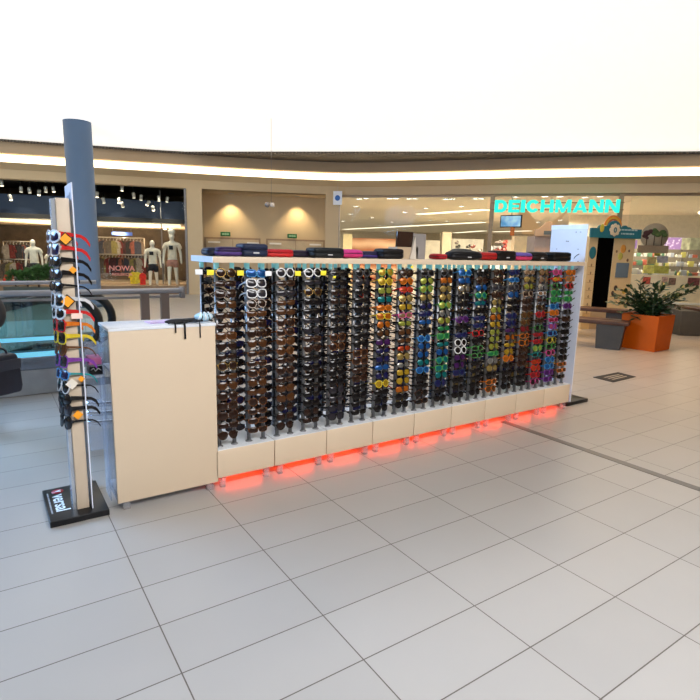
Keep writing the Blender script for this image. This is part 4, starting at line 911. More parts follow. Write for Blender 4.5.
# glasses cases etc on the shelf
ZTOP = ZSH+.037
def case(x0, x1, y0, colr, label, style='soft', yc=3.40, top=None, logo=False, dep=.075):
    a = Yp(x0, 257, yc); b = Yp(x1, 257, yc); w = b.x-a.x; zt = Yp((x0+x1)/2, y0, yc).z; h = zt-ZTOP
    m1 = mat('case_%d_%d_%d' % tuple(int(v*999) for v in colr), tuple(v*.7 for v in colr), .5, var=.15, scale=30, spec=.25); m2 = m1 if top is None else mat('case_%d_%d_%d' % tuple(int(v*999) for v in top), tuple(v*.7 for v in top), .5, var=.15, scale=30, spec=.25)
    r = thing('glasses_case', label, 'glasses case', ((a.x+b.x)/2, yc, ZTOP))
    def half(lo, hi, m, name):
        bm = bmesh.new(); bmesh.ops.create_uvsphere(bm, u_segments=20, v_segments=12, radius=1)
        e = .55 if style == 'soft' else .32
        for v in bm.verts:
            q = [math.copysign(abs(c_)**e, c_) for c_ in v.co]; zz = .5+.5*q[2]*(1 if style != 'soft' else .98)
            wz = w/2*(1 if style != 'soft' else (1-.12*max(0, q[2])))
            v.co = Vector((q[0]*wz, q[1]*dep, zz*h))
        geom = bm.verts[:]+bm.edges[:]+bm.faces[:]
        if hi < 1: 
            rr = bmesh.ops.bisect_plane(bm, geom=geom, plane_co=(0, 0, hi*h), plane_no=(0, 0, 1), clear_outer=True); bmesh.ops.holes_fill(bm, edges=[e_ for e_ in bm.edges if e_.is_boundary])
        if lo > 0:
            geom = bm.verts[:]+bm.edges[:]+bm.faces[:]
            rr = bmesh.ops.bisect_plane(bm, geom=geom, plane_co=(0, 0, lo*h), plane_no=(0, 0, 1), clear_inner=True); bmesh.ops.holes_fill(bm, edges=[e_ for e_ in bm.edges if e_.is_boundary])
        MB().bm(bm, m).build(name, r)
    half(0, .5, m1, 'case_base'); half(.53, 1, m2, 'case_lid')
    pts = [(w/2*.985*math.copysign(abs(math.cos(t))**.55, math.cos(t)), dep*.985*math.copysign(abs(math.sin(t))**.55, math.sin(t)), .515*h) for t in [2*PI*i/24 for i in range(24)]]
    MB().tube(pts, .0025, black, 5, closed=True).build('zip', r)
    if logo: MB().box((-.02, -dep-.001, .25*h), (.02, -dep+.004, .36*h), mat('logo_grey', (.5, .5, .52), .4)).build('logo_plate', r)
case(203, 222, 247.2, (.015, .02, .05), 'rounded navy black glasses case at the left end of the shelf')
case(213, 243, 246.5, (.10, .05, .26), 'purple glasses case with darker lid near the left shelf end', top=(.04, .02, .09), yc=3.34)
case(238.5, 264.5, 243.5, (.018, .028, .07), 'boxy upright navy glasses case with grey label', 'box', logo=True, yc=3.32)
case(262, 290, 249, (.72, .03, .03), 'bright red glasses case with a black zip band', 'box', yc=3.40, top=(.62, .02, .03))
case(286, 313, 250, (.02, .012, .035), 'flat black violet glasses case right of the red one', yc=3.42)
case(309, 340, 247.5, (.015, .018, .02), 'long black glasses case with a grey mark left of the magenta one', 'box', logo=True, yc=3.34)
case(336, 360, 249, (.75, .04, .22), 'magenta pink glasses case', top=(.70, .05, .30), yc=3.36)
case(358, 386, 251, (.06, .035, .22), 'dark purple glasses case right of the magenta one', yc=3.42, top=(.02, .015, .06))
case(378, 399, 248.5, (.012, .010, .012), 'plain black glasses case left of the brown screen', 'box', yc=3.34)
case(433, 443, 253.5, (.55, .02, .03), 'small dark red glasses case left of the long black one', yc=3.38)
case(447, 479, 250.5, (.012, .012, .016), 'long black glasses case with a small grey mark', logo=True, yc=3.36)
case(452, 470, 248.5, (.02, .03, .035), 'black glasses case behind the long black one', yc=3.52)
case(475, 498, 252, (.55, .02, .02), 'dark red glasses case near the turquoise letter D', yc=3.38)
case(492, 511, 250.5, (.012, .008, .008), 'black brown glasses case left of the pink one', 'box', logo=True, yc=3.36)
case(508, 529, 252, (.80, .06, .18), 'pink glasses case with a blue violet lid', top=(.18, .12, .50), yc=3.38)
case(528, 543.5, 251.5, (.014, .010, .010), 'black glasses case right of the pink one', logo=True, yc=3.36)
case(548, 566, 252, (.006, .006, .007), 'lone black glasses case before the white end panel', 'box', yc=3.34)
# tabletop mirror + grey tilted board
a = Yp(397, 257, 3.42); b = Yp(412, 257, 3.42); zt = Yp(404, 231.5, 3.42).z; zmid = Yp(404, 247, 3.42).z
r = thing('tabletop_mirror', 'tabletop mirror with dark brown face and grey side board on the shelf', 'mirror', (a.x, 3.42, ZTOP))
w = b.x-a.x
MB().box((0, 0, 0), (w+.06, .12, zmid-ZTOP), mat('mirror_base_cream', (.50, .38, .25), .5)).build('base', r)
MB().box((-.005, 0, zmid-ZTOP), (w+.005, .02, zt-ZTOP), mat('mirror_dark_brown', (.035, .018, .012), .15), bev=.002).build('mirror_panel', r)
c0 = Yp(412, 257, 3.42).x-a.x; c1 = Yp(425, 257, 3.42).x-a.x; z1 = Yp(425, 234, 3.42).z-ZTOP
MB().prism([(c0-.02, 0), (c1, 0), (c1, z1), (c0+.005, z1)], 0, .015, mat('grey_board', (.26, .24, .23), .6, var=.1)).build('side_board', r)
MB().prism([(c0-.035, 0), (c0+.03, 0), (c0+.01, z1*.9)], -.02, -.002, mat('pale_strut', (.62, .56, .48), .6)).build('strut', r)

# ------------------------------------------------------------------ end stands (post, plate, base)
platem = mat('white_acrylic_plate', (.70, .74, .86), .25, spec=.6, var=.02)
postm = mat('wood_cream_post', (.60, .49, .37), .5, var=.06, scale=4)
def logo_text(r, flip=1):
    rot = (0, 0, -PI/2)
    M = Matrix.Rotation(-PI/2, 4, 'Z') @ Matrix.Rotation(-PI/2, 4, 'X')     # lay flat; reads towards -Y
    me = text_mesh('versal', .105, .0006, .0015, mat('logo_white', (.70, .82, .90), .5, var=0), 'LEFT'); me.transform(M); o_ = obj('lettering', me, r); o_.location = (.045, .355, .0375)
    MB().box((.018, .10, .0365), (.026, .40, .037), mat('logo_grey_text', (.25, .28, .32), .5, var=.5, scale=90)).build('small_line', r)
    MB().lathe([(.034, 0), (.034, .001)], mat('logo_red', (.42, .03, .05), .4, var=0), c=(.078, .405, .037), n=24).build('red_disc', r)
    me = text_mesh('v', .06, .0004, .002, MATS['logo_white'], 'CENTER'); me.transform(M); o_ = obj('logo_mark', me, r); o_.location = (.066, .405, .0387)
L = thing('post_stand', 'tall cream post stand with white plate and black versal base at left', 'display stand', (.19, 3.19, 0))
MB().box((0, 0, 0), (.305, .47, .036), black, bev=.003).build('base', L); logo_text(L)
MB().box((.148, .085, .036), (.212, .20, 1.785), postm, bev=.003).build('post', L)
MB().box((.128, .10, .036), (.147, .185, 1.78), mat('mirror_strip', (.5, .55, .62), .25, .6)).build('side_strip', L)
MB().box((.223, .06, .036), (.229, .32, 1.865), platem).build('plate', L)
me = text_mesh('versal', .055, .0005, .002, mat('logo_dark', (.12, .14, .2), .5, var=0), 'CENTER'); me.transform(Matrix.Rotation(-PI/2, 4, 'Z')); o_ = obj('plate_lettering', me, L); o_.location = (.2215, .19, 1.78)

stand_rows = [('white','navy','red'),('clear','navy','red'),('black','dark',None),('black','smoke',None),('black','dark',None),('white','dark','white'),('white','dark','red'),('red','dark','orange'),('yellow','dark','yellow'),('tortoise','amber',None),('purple','smoke','purple'),('blue','navy','teal'),('white','dark','black'),('black','dark',None),('black','smoke',None),('black','dark',None)]
ys = [236, 249, 261.5, 274.5, 287, 301, 314, 326.5, 339, 350, 363, 377, 389, 402, 413, 426]
for i, ((fc, lc, tc_), y) in enumerate(zip(stand_rows, ys)):
    z = Yp(48, y, 3.27).z
    frm, le, te = g_meshes(('wrap', 'square', 'wrap', 'wrap', 'narrow', 'square', 'wrap', 'square', 'square', 'round', 'square', 'narrow', 'aviator', 'wrap', 'square', 'round')[i], fc, lc)
    r = thing('sunglasses', '%s sunglasses with %s lenses on the left post stand, %s' % (fc, lc, 'top one' if i == 0 else ORD[i]+' from the top'), 'sunglasses', (.308, 3.318, z), rot=(-.16+random.uniform(-.08, .08), 0, 0), group='sunglasses on the left post stand')
    r.rotation_mode = 'XYZ'
    M = Matrix.Translation((.308, 3.318, z)) @ Matrix.Rotation(-PI/2+.27, 4, 'Z') @ Matrix.Rotation(-.14+random.uniform(-.05, .05), 4, 'X')
    r.scale = (1.15, 1.12, 1.4); r.location = M.to_translation(); r.rotation_euler = M.to_euler()
    obj('frame', frm, r)
    for m_ in le: obj('lens', m_, r)
    for m_ in te:
        o_ = obj('temple', m_, r); o_.scale = (1.6, 1, 1.0); o_.scale = (1, 1, 1.7); o_.location = (0, 0, -.007)
        if tc_ and tc_ != fc:
            o_.data = m_.copy(); o_.data.materials.clear(); o_.data.materials.append(FCOL[tc_])
# tags on the left post
dm = mat('tag_orange', (.95, .36, .01), .5, var=0)
for i, (x, y, s_, mt, lb) in enumerate(((65.5, 239, .026, dm, 'orange diamond price tag with black border, topmost on the left post'), (67.5, 301.5, .028, dm, 'orange diamond price tag with black border halfway up the left post'), (78.5, 425-10, 0, dm, ''), (78, 415, .024, dm, 'bright orange diamond tag low on the left post'), (72, 384, .028, mat('tag_cream', (.78, .72, .62), .5, var=0), 'cream diamond tag on the lower half of the left post'), (73, 270, .018, dm, 'small plain orange tag on the upper left post'), (81.5, 379, .016, dm, 'narrow orange tag beside the white plate on the left post'))):
    if s_ == 0: continue
    p = Yp(x, y, 3.245); t = thing('diamond_tag', lb, 'price tag', p)
    M = Matrix.Rotation(PI/4, 4, 'Y')
    if 'border' in lb: MB().box((-s_, .0012, -s_), (s_, .003, s_), black, M=M).build('border', t)
    MB().box((-s_*.8, -.001, -s_*.8), (s_*.8, .001 if 'border' in lb else .003, s_*.8), mt, M=M).build('card', t)
for (x, y, w, h, lb) in ((77, 316, .055, .03, 'pale pink paper label hanging on the left post'),):
    p = Yp(x, y, 3.245); t = MB().box((-w/2, 0, -h/2), (w/2, .003, h/2), mat('label_pink', (.85, .62, .55), .6, var=0)).build('paper_label', loc=p, label=lb, cat='price tag')

# right end stand: same kind, seen from behind its plate
R = thing('post_stand', 'white end panel stand on black base at the right end of the display', 'display stand', (4.955, 3.25, 0))
MB().box((0, 0, 0), (.375, .47, .036), black, bev=.003).build('base', R)
MB().box((.065, .01, .036), (.075, .425, 1.86), platem).build('plate', R)
MB().box((.082, .095, .036), (.128, .195, 1.80), postm, bev=.003).build('post', R)
MB().box((.062, .008, 1.82), (.079, .427, 1.865), mat('plate_top_rim', (.80, .86, .92), .3)).build('top_rim', R)
m_ = MB()
for yy, zz in ((.08, 1.79), (.13, 1.79), (.09, 1.62), (.34, 1.62), (.21, 1.70), (.23, 1.70)): m_.cyl((.055, yy, zz), (.067, yy, zz), .004, darksteel, 6)
m_.build('peg', R)
for i in range(15):
    z = 1.585-.074*i; fc = ('black', 'black', 'grey', 'navy', 'black', 'black', 'black', 'grey', 'brown', 'black', 'black', 'navy', 'black', 'black', 'black')[i]
    M = Matrix.Translation((5.088, 3.395, z)) @ Matrix.Rotation(PI/2, 4, 'Z') @ Matrix.Rotation(-.34, 4, 'X')
    r = sunglasses('wrap' if i % 2 else 'square', fc, 'dark', '%s sunglasses behind the white end panel with tips poking through, %s' % (fc, 'top pair' if i == 0 else ORD[i]+' down'), M.to_translation(), tuple(M.to_euler()), 'sunglasses on the right end stand')
    r.location = M.to_translation(); r.rotation_euler = M.to_euler()

# ------------------------------------------------------------------ cream cabinet and acrylic case
cb = thing('counter_cabinet', 'cream counter cabinet with acrylic side standing left of the sunglasses display', 'cabinet', (.545, 3.2, 0))
MB().box((0, 0, .05), (.612, .022, 1.075), cream, bev=.003).build('front_panel', cb)
MB().box((-.004, -.004, 1.075), (.616, .30, 1.092), mat('cabinet_top_white', (.72, .76, .82), .25), bev=.002).build('top_board', cb)
MB().box((.0, .024, .06), (.006, .29, 1.073), acryl).build('acrylic_side', cb)
MB().box((.606, .024, .06), (.612, .29, 1.073), cream).build('side_panel', cb)
for z in (.08, .83): MB().box((.008, .024, z), (.604, .285, z+.012), white).build('shelf', cb)
for x in (.03, .54):
    for y in (.01, .25): MB().box((x, y, 0), (x+.04, y+.035, .055), MATS['clear_foot']).build('foot', cb)
ac = thing('acrylic_rack', 'clear acrylic rack with small shelves between the post stand and the cabinet', 'rack', (.455, 3.33, 0))
MB().box((0, .16, .30), (.078, .165, .98), acryl).build('back_sheet', ac)
MB().box((.074, 0, .02), (.079, .158, .98), acryl).build('side_sheet', ac)
for z in (.80, .86, .62): MB().box((0, .0, z), (.072, .158, z+.005), acryl).build('shelf_sheet', ac)
# black box on the rack shelf
t = thing('black_box', 'small black box with white scribbled lettering on the acrylic rack', 'box', (.46, 3.35, .8055))
MB().box((0, 0, 0), (.068, .12, .05), black, bev=.002).build('box_body', t)
MB().tube([(.005, -.001, .03), (.02, -.001, .04), (.03, -.001, .022), (.045, -.001, .038), (.06, -.001, .025)], .0015, tagw, 5).build('scribble', t)
MB().box((.46-.455, .02, 0), (.07, .14, .04), mat('magenta_card', (.40, .10, .24), .5), bev=.002).build('magenta_box', loc=(.455, 3.33, .8655), label='flat magenta box on the top sheet of the acrylic rack', cat='box')

# things on the counter
cz = 1.092
p = Zp(172, 319.5, cz); p.y = max(p.y, 3.22)
t = thing('lanyard', 'black sunglasses with cords dangling over the front edge of the cream counter', 'glasses cord', (p.x, 3.215, cz))
pts = []
for i in range(26):
    a = i/25*2*PI*2; pts.append((-.06+.055*math.cos(a)*(1-.01*i)+.0045*i, .03+.02*math.sin(a*1.3), .008+.004*(i % 3)))
MB().tube(pts, .006, blackm, 6).build('cord', t)
m_ = MB(); m_.ball((-.03, .03, .016), (.075, .03, .015), blackm, seg=12); m_.build('pouch', t)
for x, l, rr_ in ((-.055, .045, .005), (0, .085, .006), (.092, .085, .004)):
    MB().tube([(x*.7, .03, .012), (x, -.012, .014), (x, -.024, -.01), (x, -.024, -l)], rr_, blackm, 6).build('dangling_end', t)
MB().tube([(.03, .035, .008), (.07, .04, .022), (.11, .035, .010), (.13, .04, .012)], .006, blackm, 6).build('strap', t)
p = Zp(198, 318.5, cz)
t = thing('goggles', 'pale blue and black striped sports glasses lying at the right end of the counter', 'glasses', (p.x-.04, 3.30, cz+.0))
m_ = MB(); m_.ball((.03, 0, .03), (.06, .04, .028), mat('pale_blue_plastic', (.45, .68, .82), .3), seg=14); m_.build('shell', t)
for k in range(5): a = -.9+.45*k; MB().tube([(.03+.058*math.sin(a), -.035+.01*abs(a), .012), (.03+.05*math.sin(a)*.9, -.042+.012*abs(a), .035), (.03+.03*math.sin(a), -.01, .060)], .004, black if k % 2 else tagw, 5).build('stripe', t)
MB().tube([(-.03, 0, .014), (-.07, -.01, .010), (-.10, .01, .012), (-.06, .03, .01), (-.02, .02, .012)], .010, blackm, 7).build('strap', t)
p = Zp(158, 319, cz)
MB().prism([(-.10, 0), (.10, 0), (.09, .006), (-.09, .006)], -.05, .05, mat('lilac_sheet', (.55, .42, .75), .3)).build('leaflet', loc=(p.x-.01, 3.36, cz+.001), rot=(0, 0, .1), label='lilac leaflet lying flat on the counter behind the cords', cat='leaflet')

# ------------------------------------------------------------------ photo kiosk
kD = 11.6
def kz(x, y, D): return P(x, y, D).z
KB = P(580.5, 330, kD); KE = P(625, 330, kD+.25)
ka = math.atan2((KE-KB).y, (KE-KB).x); KW = Vector((KE.x-KB.x, KE.y-KB.y, 0)).length
k_ = thing('photo_kiosk', 'cream photo booth with dark doorway and teal rainbow banner', 'kiosk', (KB.x, KB.y, 0), ka)
zt = kz(605, 237, kD+.1); kc = mat('kiosk_cream', (.66, .50, .27), .5, var=.04)
x1 = KW*.18; x2 = KW*.54
MB().box((0, 0, 0), (x1, 1.0, zt), kc).build('side_panel', k_)
MB().box((x2, 0, 0), (KW, 1.0, zt), kc).build('front_panel', k_)
MB().box((x1, .02, .42), (x2, 1.0, zt), mat('curtain_black', (.002, .002, .002), 1., var=0, spec=0.)).build('curtain', k_)
MB().box((x1, .01, 0), (x2, 1.0, .42), mat('kiosk_step', (.45, .34, .22), .5)).build('seat_block', k_)
# banner with cloud outline
teal = mat('banner_teal', (.02, .16, .20), .5); bz = zt-.02; bh = .27
ban = []
n = 24; x0b = -.06; x1b = KW*1.04
top = []
for i in range(61):
    t = i/60; x = x0b+(x1b-x0b)*t; base = bh*.72
    hump = 0
    for (c, r_, a) in ((.20, .06, .07), (.30, .05, .05), (.45, .13, .16), (.66, .06, .07), (.74, .05, .04)):
        d = abs(t-c)/r_
        if d < 1: hump = max(hump, a*math.sqrt(1-d*d))
    top.append((x, base+hump*1.0))
ban = [(x0b, 0), (x1b, 0)]+top[::-1]
b_ = MB().prism(ban, -.10, -.05, teal).build('banner', k_, loc=(0, 0, bz))
cxm = x0b+(x1b-x0b)*.45
for j, (rr_, c) in enumerate(((.21, (.75, .25, .04)), (.175, (.75, .45, .05)), (.14, (.55, .12, .06)))):
    arc = [(cxm+rr_*math.cos(PI*i/20), bh*.62+rr_*math.sin(PI*i/20)) for i in range(21)]+[(cxm+(rr_-.04)*math.cos(PI-PI*i/20), bh*.62+(rr_-.04)*math.sin(PI-PI*i/20)) for i in range(21)]
    m_ = MB()
    vs = []; fs = []
    for i in range(21):
        a = PI*i/20
        for q in (rr_, rr_-.036):
            for yy in (-.045, -.03): vs.append((cxm+q*math.cos(a), yy, bh*.95+q*math.sin(a)))
    for i in range(20):
        o = i*4; fs += [(o, o+4, o+6, o+2), (o+1, o+3, o+7, o+5), (o, o+1, o+5, o+4), (o+2, o+6, o+7, o+3)]
    m_.add(vs, fs, mat('rainbow_%d' % j, c, .5)); m_.build('rainbow_band', b_)
m_ = MB(); fl = mat('flower_cream', (.75, .62, .42), .5)
for i in range(8): a = 2*PI*i/8; m_.ball((cxm+.09*math.cos(a), -.115, bh*.62+.09*math.sin(a)), (.045, .008, .045), fl, seg=8)
m_.ball((cxm, -.118, bh*.62), (.075, .008, .075), fl, seg=10); m_.build('flower', b_)
o_ = obj('number', text_mesh('0', .15, .002, .004, teal), b_); o_.location = (cxm, -.129, bh*.62-.055)
m_ = MB(); m_.ball((x0b+KW*.22, -.108, bh*.72), (.055, .008, .085), mat('banner_yellow', (.60, .50, .06), .5), seg=10); m_.build('yellow_emblem', b_)
for yy, ww, xx in ((.16, .52, x1b-.62), (.08, .34, x1b-.5)): 
    m_ = MB(); n = int(ww/.04)
    for i in range(n): m_.box((xx+i*.04, -.104, yy), (xx+i*.04+.025+.01*(i % 2), -.10, yy+.03), mat('banner_text', (.45, .60, .60), .5))
    m_.build('text_line', b_)
# stickers on the front panel
pw = KW-x2
for (fx, fz, r_, c) in ((.45, .88, .09, (.70, .32, .06)), (.35, .80, .08, (.55, .50, .10)), (.75, .86, .03, (.2, .12, .08)), (.72, .76, .035, (.2, .10, .05)), (.15, .85, .03, (.25, .15, .08)), (.30, .455, .06, (.04, .02, .02)), (.18, .40, .05, (.05, .02, .02)), (.72, .42, .06, (.6, .4, .06)), (.25, .16, .09, (.55, .10, .08)), (.65, .15, .09, (.75, .30, .18)), (.45, .08, .10, (.04, .25, .28)), (.8, .07, .09, (.04, .25, .28))):
    MB().ball((x2+pw*fx, -.002, zt*fz), (r_*.8, .006, r_), mat('sticker_%d' % int(fx*100+fz*1000), c, .5), seg=10).build('sticker', k_)
MB().box((x2+pw*.20, -.02, zt*.57), (x2+pw*.80, 0, zt*.73), mat('kiosk_screen', (.10, .13, .15), .15, emit=(.2, .25, .3), es=.12), bev=.004).build('screen', k_)
MB().ball((x1*.5, -.003, zt*.83), (.085, .008, .13), teal, seg=12).build('oval_sign', k_)
for i in range(8):
    MB().box((x1*.15, -.008, zt*(.68-.085*i)), (x1*.85, 0, zt*(.68-.085*i)+.006), mat('photo_line', (.30, .20, .10), .5)).build('photo_strip', k_)
    MB().ball((x1*.5, -.004, zt*(.70-.085*i)), (.018, .005, .03), MATS['photo_line'], seg=8).build('photo_strip', k_)
# second grey kiosk sign further left
fbox('grey_booth', 534, 556, 236, 262, -3.2, .6, mat('booth_grey', (.42, .33, .28), .6), 'grey beige booth panel half hidden behind the white end plate', 'booth', 0.)
D = Df(545)-3.3
a = P(535, 232, D); b = P(557, 232, D); c = (a+b)/2; w = Vector((b.x-a.x, b.y-a.y, 0)).length; r = thing('booth_sign', 'grey arched header sign on top of the grey beige booth', 'sign', (c.x, c.y, P(545, 236, D).z), math.atan2((b-a).y, (b-a).x))
hh = P(545, 221, D).z-P(545, 236, D).z
MB().prism([(-w/2, 0), (w/2+.1, 0)]+[(w/2+.1-(w+.1)*i/16, hh*(.45+.55*math.sin(PI*min(1, max(0, (i-1)/14)))**2)) for i in range(17)], 0, .04, mat('booth_sign_grey', (.38, .31, .24), .6)).build('board', r)
MB().box((-w*.1, -.01, hh*.1), (w*.35, 0, hh*.35), mat('booth_sign_dark', (.08, .12, .15), .6)).build('lettering', r)

# ------------------------------------------------------------------ benches and planters
def bench(xa, ya, xb, yb, label, h=.46, d=.45, base=True, Da=None):
    pass
# near bench: wooden slab on a stone block, its near end by the orange planter
A = Zp(595, 348, 0); Bq = Zp(619, 350.5, 0)
bn = thing('bench', 'brown slatted bench on a dark grey stone block beside the orange planter', 'bench', (A.x, A.y, 0), math.atan2((Bq-A).y, (Bq-A).x))
w = Vector((Bq.x-A.x, Bq.y-A.y, 0)).length
MB().prism([(0, 0), (w, 0), (w+.05, .47), (-.02, .42)], 0, .42, greyst).build('stone_block', bn)
MB().box((-1.6, -.02, .42), (w+.1, .22, .48), woodbr, bev=.006).build('seat_plank', bn); MB().box((-1.6, .26, .42), (w+.1, .50, .48), woodbr, bev=.006).build('seat_plank', bn)
MB().box((-1.5, 0, 0), (-1.2, .42, .42), greyst).build('stone_block', bn)
A2 = P(577, 322, 10.6); 
b2 = thing('bench', 'second brown bench just behind the near one in front of the booth', 'bench', (A2.x, A2.y, 0), bn.rotation_euler.z+.02)
MB().box((-1.0, 0, .50), (1.05, .45, .56), woodbr, bev=.006).build('seat_plank', b2); MB().box((.5, .03, 0), (.8, .42, .50), greyst).build('stone_block', b2); MB().box((-.8, .03, 0), (-.5, .42, .50), greyst).build('stone_block', b2)
# orange planter
cL = Zp(619, 348, 0); cM = Zp(652, 351.5, 0); cR = Zp(669, 350, 0)
zt = P(652, 316, (Vector((cM.x, cM.y, 0))).dot(FWH)).z
pl = thing('square_planter', 'bright orange square tapered planter holding the leafy plant', 'planter', (cM.x, cM.y, 0), 0)
cM = Zp(654, 352.3, 0); pl.location = (cM.x, cM.y, 0)
L1 = .57; e1n = Vector((math.cos(math.radians(93.5)), math.sin(math.radians(93.5)), 0)); e2n = Vector((math.cos(math.radians(3.5)), math.sin(math.radians(3.5)), 0))
# right face direction from the photo, kept square
def quad(sc, z, th=0.):
    c = e1n*L1/2+e2n*L1/2; out = []
    for s1, s2 in ((-1, -1), (1, -1), (1, 1), (-1, 1)): p = c+(e1n*s1+e2n*s2)*(L1/2*sc-th); out.append((p.x, p.y, z))
    return out
m_ = MB(); vs = quad(1., 0)+quad(1.08, zt)+quad(1.08, zt, .03)+quad(1.06, zt-.08, .03)
fs = [(3, 2, 1, 0)]
for a_ in (0, 4, 8): fs += [(a_+i, a_+(i+1) % 4, a_+4+(i+1) % 4, a_+4+i) for i in range(4)]
fs.append((12, 13, 14, 15)); m_.add(vs, fs, orange); m_.build('pot', pl)
m_ = MB(); m_.add(quad(1.055, zt-.06, .035)+quad(1.055, zt-.079, .035), [(0, 1, 2, 3), (7, 6, 5, 4), (0, 4, 5, 1), (1, 5, 6, 2), (2, 6, 7, 3), (3, 7, 4, 0)], mat('soil', (.03, .02, .015), .9, var=.5, scale=30)); m_.build('soil', pl)
cc = cM+e1n*L1/2+e2n*L1/2
zz = thing('zamioculcas_plant', 'dark green leafy potted plant with arching stems in the orange planter', 'plant', (cc.x, cc.y, zt-.06))
D0 = Vector((cc.x, cc.y, 0)).dot(FWH)
def plant_stem(r, base, tip, nl, ls):
    base = Vector(base); tip = Vector(tip); mid = (base+tip)/2+Vector((0, 0, .14)); pts = []
    for i in range(9):
        t = i/8; pts.append(base*(1-t)**2+mid*2*t*(1-t)+tip*t*t)
    m_ = MB(); m_.tube(pts, [.016-.011*i/8 for i in range(9)], leafm, 6)
    for i in range(nl):
        t = .12+.88*i/(nl-1); p = base*(1-t)**2+mid*2*t*(1-t)+tip*t*t; d = ((mid-base)*(1-t)+(tip-mid)*t).normalized()
        s_ = d.cross(Vector((random.uniform(-.6, .6), random.uniform(-.6, .6), 1))).normalized()
        for sg_ in (-1, 1):
            l = (d*.6+s_*sg_*.9+Vector((0, 0, random.uniform(-.15, .35)))).normalized()*ls*random.uniform(.8, 1.1); wv = l.cross(Vector((random.uniform(-.5, .5), random.uniform(-.5, .5), 1))).normalized()*ls*.27; up = wv.cross(l).normalized()*ls*.05
            m_.add([p, p+l*.3+wv, p+l*.7+wv*.8, p+l, p+l*.7-wv*.8, p+l*.3-wv, p+l*.5-up], [(0, 1, 6), (1, 2, 6), (2, 3, 6), (3, 4, 6), (4, 5, 6), (5, 0, 6)], leafm)
    return m_.build('stem', r)
tips = [(640, 281), (668, 284), (697, 289), (690, 293), (620, 290), (614, 297), (616, 304), (630, 287), (634, 296), (662, 290), (676, 296), (684, 300), (650, 294), (622, 312), (645, 300), (658, 302), (610, 302), (672, 305), (666, 320), (627, 318), (655, 285), (645, 288), (690, 286), (625, 300), (640, 306), (680, 308), (618, 296), (668, 312), (635, 318), (652, 316)]
for i, (x, y) in enumerate(tips):
    tp = P(x, y, D0+random.uniform(-.35, .25)); off = tp-Vector((cc.x, cc.y, zt-.06)); ba = (random.uniform(-.12, .12), random.uniform(-.12, .12), 0)
    plant_stem(zz, ba, off, 11, .115)
# grey stone planter boxes at the right
def stone(x0, x1, yb, yt, label, dep=.8, lid=False):
    a = Zp(x0, yb, 0); b = Zp(x1, yb+ (x1-x0)*.03, 0); w = Vector((b.x-a.x, b.y-a.y, 0)).length; h = P(x0, yt, Vector((a.x, a.y, 0)).dot(FWH)).z
    r = thing('stone_bench', label, 'bench', (a.x, a.y, 0), math.atan2((b-a).y, (b-a).x))
    MB().box((0, 0, .0), (w, dep, h), mat('stone_grey2', (.06, .055, .045), .6, var=.1), bev=.01).build('stone_body', r)
    MB().box((w*.3, -.03, h), (w, dep*.8, h+.05), woodbr, bev=.006).build('seat_plank', r)
stone(679, 735, 335.5, 311, 'grey stone bench block with brown plank at the right picture edge')
stone(660, 679, 328.5, 308, 'grey stone bench block farther back behind the orange planter', .6)

# floor mat
p0, p1, p2, p3 = [Zp(*q) for q in ((593, 377.5), (613, 382.5), (636, 377), (618, 372.5))]
m_ = MB(); up_ = Vector((0, 0, .006)); z_ = Vector((0, 0, .001))
m_.add([p0+z_, p1+z_, p2+z_, p3+z_, p0+up_, p1+up_, p2+up_, p3+up_], [(3, 2, 1, 0), (4, 5, 6, 7), (0, 1, 5, 4), (1, 2, 6, 5), (2, 3, 7, 6), (3, 0, 4, 7)], blackm)
fm_ = thing('floor_grate', 'flat black floor mat with pale bars lying on the tiles at right', 'mat', (0, 0, 0)); m_.build('mat_sheet', fm_)
def lerp(u, v): return (p0*(1-u)+p1*u)*(1-v)+(p3*(1-u)+p2*u)*v+Vector((0, 0, .0075))
m_ = MB()
for j in range(3):
    u0 = .28+.2*j; q = [lerp(u0, .2), lerp(u0+.09, .2), lerp(u0+.09, .8), lerp(u0, .8)]; m_.add(q+[a-Vector((0, 0, .001)) for a in q], [(0, 1, 2, 3), (7, 6, 5, 4)], mat('mat_grey', (.30, .27, .22), .6))
m_.build('pale_bars', fm_)

# ------------------------------------------------------------------ camera
cam = bpy.data.cameras.new('camera'); co = bpy.data.objects.new('camera', cam); COL.objects.link(co)
cam.sensor_width = 36; cam.lens = FPX/700*36; cam.clip_end = 200; cam.clip_start = .05
R3 = Matrix((RT, UP, -FW)).transposed(); co.matrix_world = Matrix.Translation(CAM) @ R3.to_4x4(); SC.camera = co

# ------------------------------------------------------------------ light
w_ = bpy.data.worlds.new('world'); SC.world = w_; w_.use_nodes = True; w_.node_tree.nodes['Background'].inputs[0].default_value = (.5, .55, .65, 1); w_.node_tree.nodes['Background'].inputs[1].default_value = .15
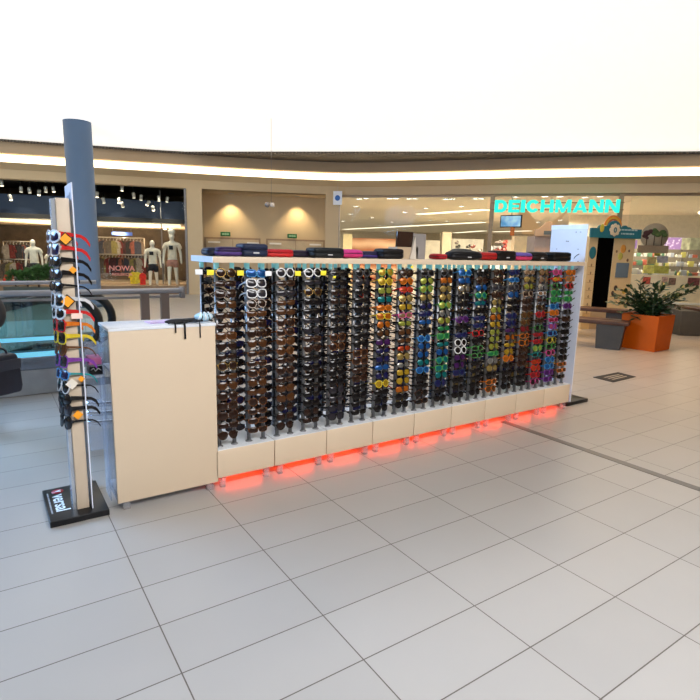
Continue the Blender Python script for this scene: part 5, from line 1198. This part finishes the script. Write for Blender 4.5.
# daylight falling in over the atrium at the left
area('atrium_daylight', (-3.5, 7., 4.5), (0.2, 3.5, .3), 1700, (.34, .60, 1.), 4, 5)
area('concourse_fill_light', (1.5, -.6, ZT-.05), (1.8, .8, 0), 800, (.97, .96, .96), 5, 3)  # added fill from overhead for the display front and near floor
area('concourse_fill_light', (5.5, -.2, ZT-.05), (5.0, 2, 0), 70, (1, .78, .5), 4, 3)  # second added fill, warm, towards the right
area('lower_level_fill', (-2, 9.5, -.5), (-2, 15, -2.5), 350, (.75, .9, 1), 4, 2)  # added fill that brightens the lower level behind the glass
# warm shop-side downlights over the concourse
for i, (x, y, e) in enumerate(((7.5, 1.5, 150), (8.5, 4.6, 170), (11, 8, 170), (5, 9.5, 130), (13, 3, 170))):
    spot('concourse_downlight', (x, y, ZT), (x, y, 0), e*2.6, (1, .50, .12), 120, .8, .15)
# inside the shops
for s_, off, e, z in ((370, 3, 500, ZI-.1), (430, 5, 500, ZI-.1), (470, 9, 600, ZI-.1), (400, 12, 800, ZI-.1), (540, 4, 500, ZI-.1), (590, 8, 400, ZI-.1), (670, 2.5, 300, ZI-.1), (760, 5, 300, ZI-.1)):
    q = fo(s_, off); spot('shop_ceiling_light', (q.x, q.y, z), (q.x, q.y, 0), e*1.5, (1, .84, .58), 165, 1., .12)
for s_ in (15, 50, 115, 160):
    q = fo(s_, .35); t_ = fo(s_, 1.3); spot('window_spot', (q.x, q.y, ZH-.1), (t_.x, t_.y, .9), 120, (1, .86, .66), 80, .7, .05)
for s_ in (30, 130): q = fo(s_, 2.9); q = fo(s_, 4.5); area('clothes_ceiling_fill', (q.x, q.y, 1.3), (q.x, q.y, 3), 260, (1, .75, .48), 2, 1)  # added uplights that brighten the inner clothes shop ceiling
for s_ in (15, 110, 160): q = fo(s_, 2.2); spot('shop_spot', (q.x, q.y, z218-.1), fo(s_, 3.6).to_tuple()[:2]+(.9,), 160, (1, .8, .55), 100, .8, .05)

vs_ = SC.view_settings; vs_.view_transform = 'Standard'; vs_.look = 'None'; vs_.exposure = 0.0; vs_.gamma = 1.0; vs_.use_curve_mapping = False
SC.cycles.use_denoising = True
SC.cycles.max_bounces = 6; SC.cycles.transparent_max_bounces = 12
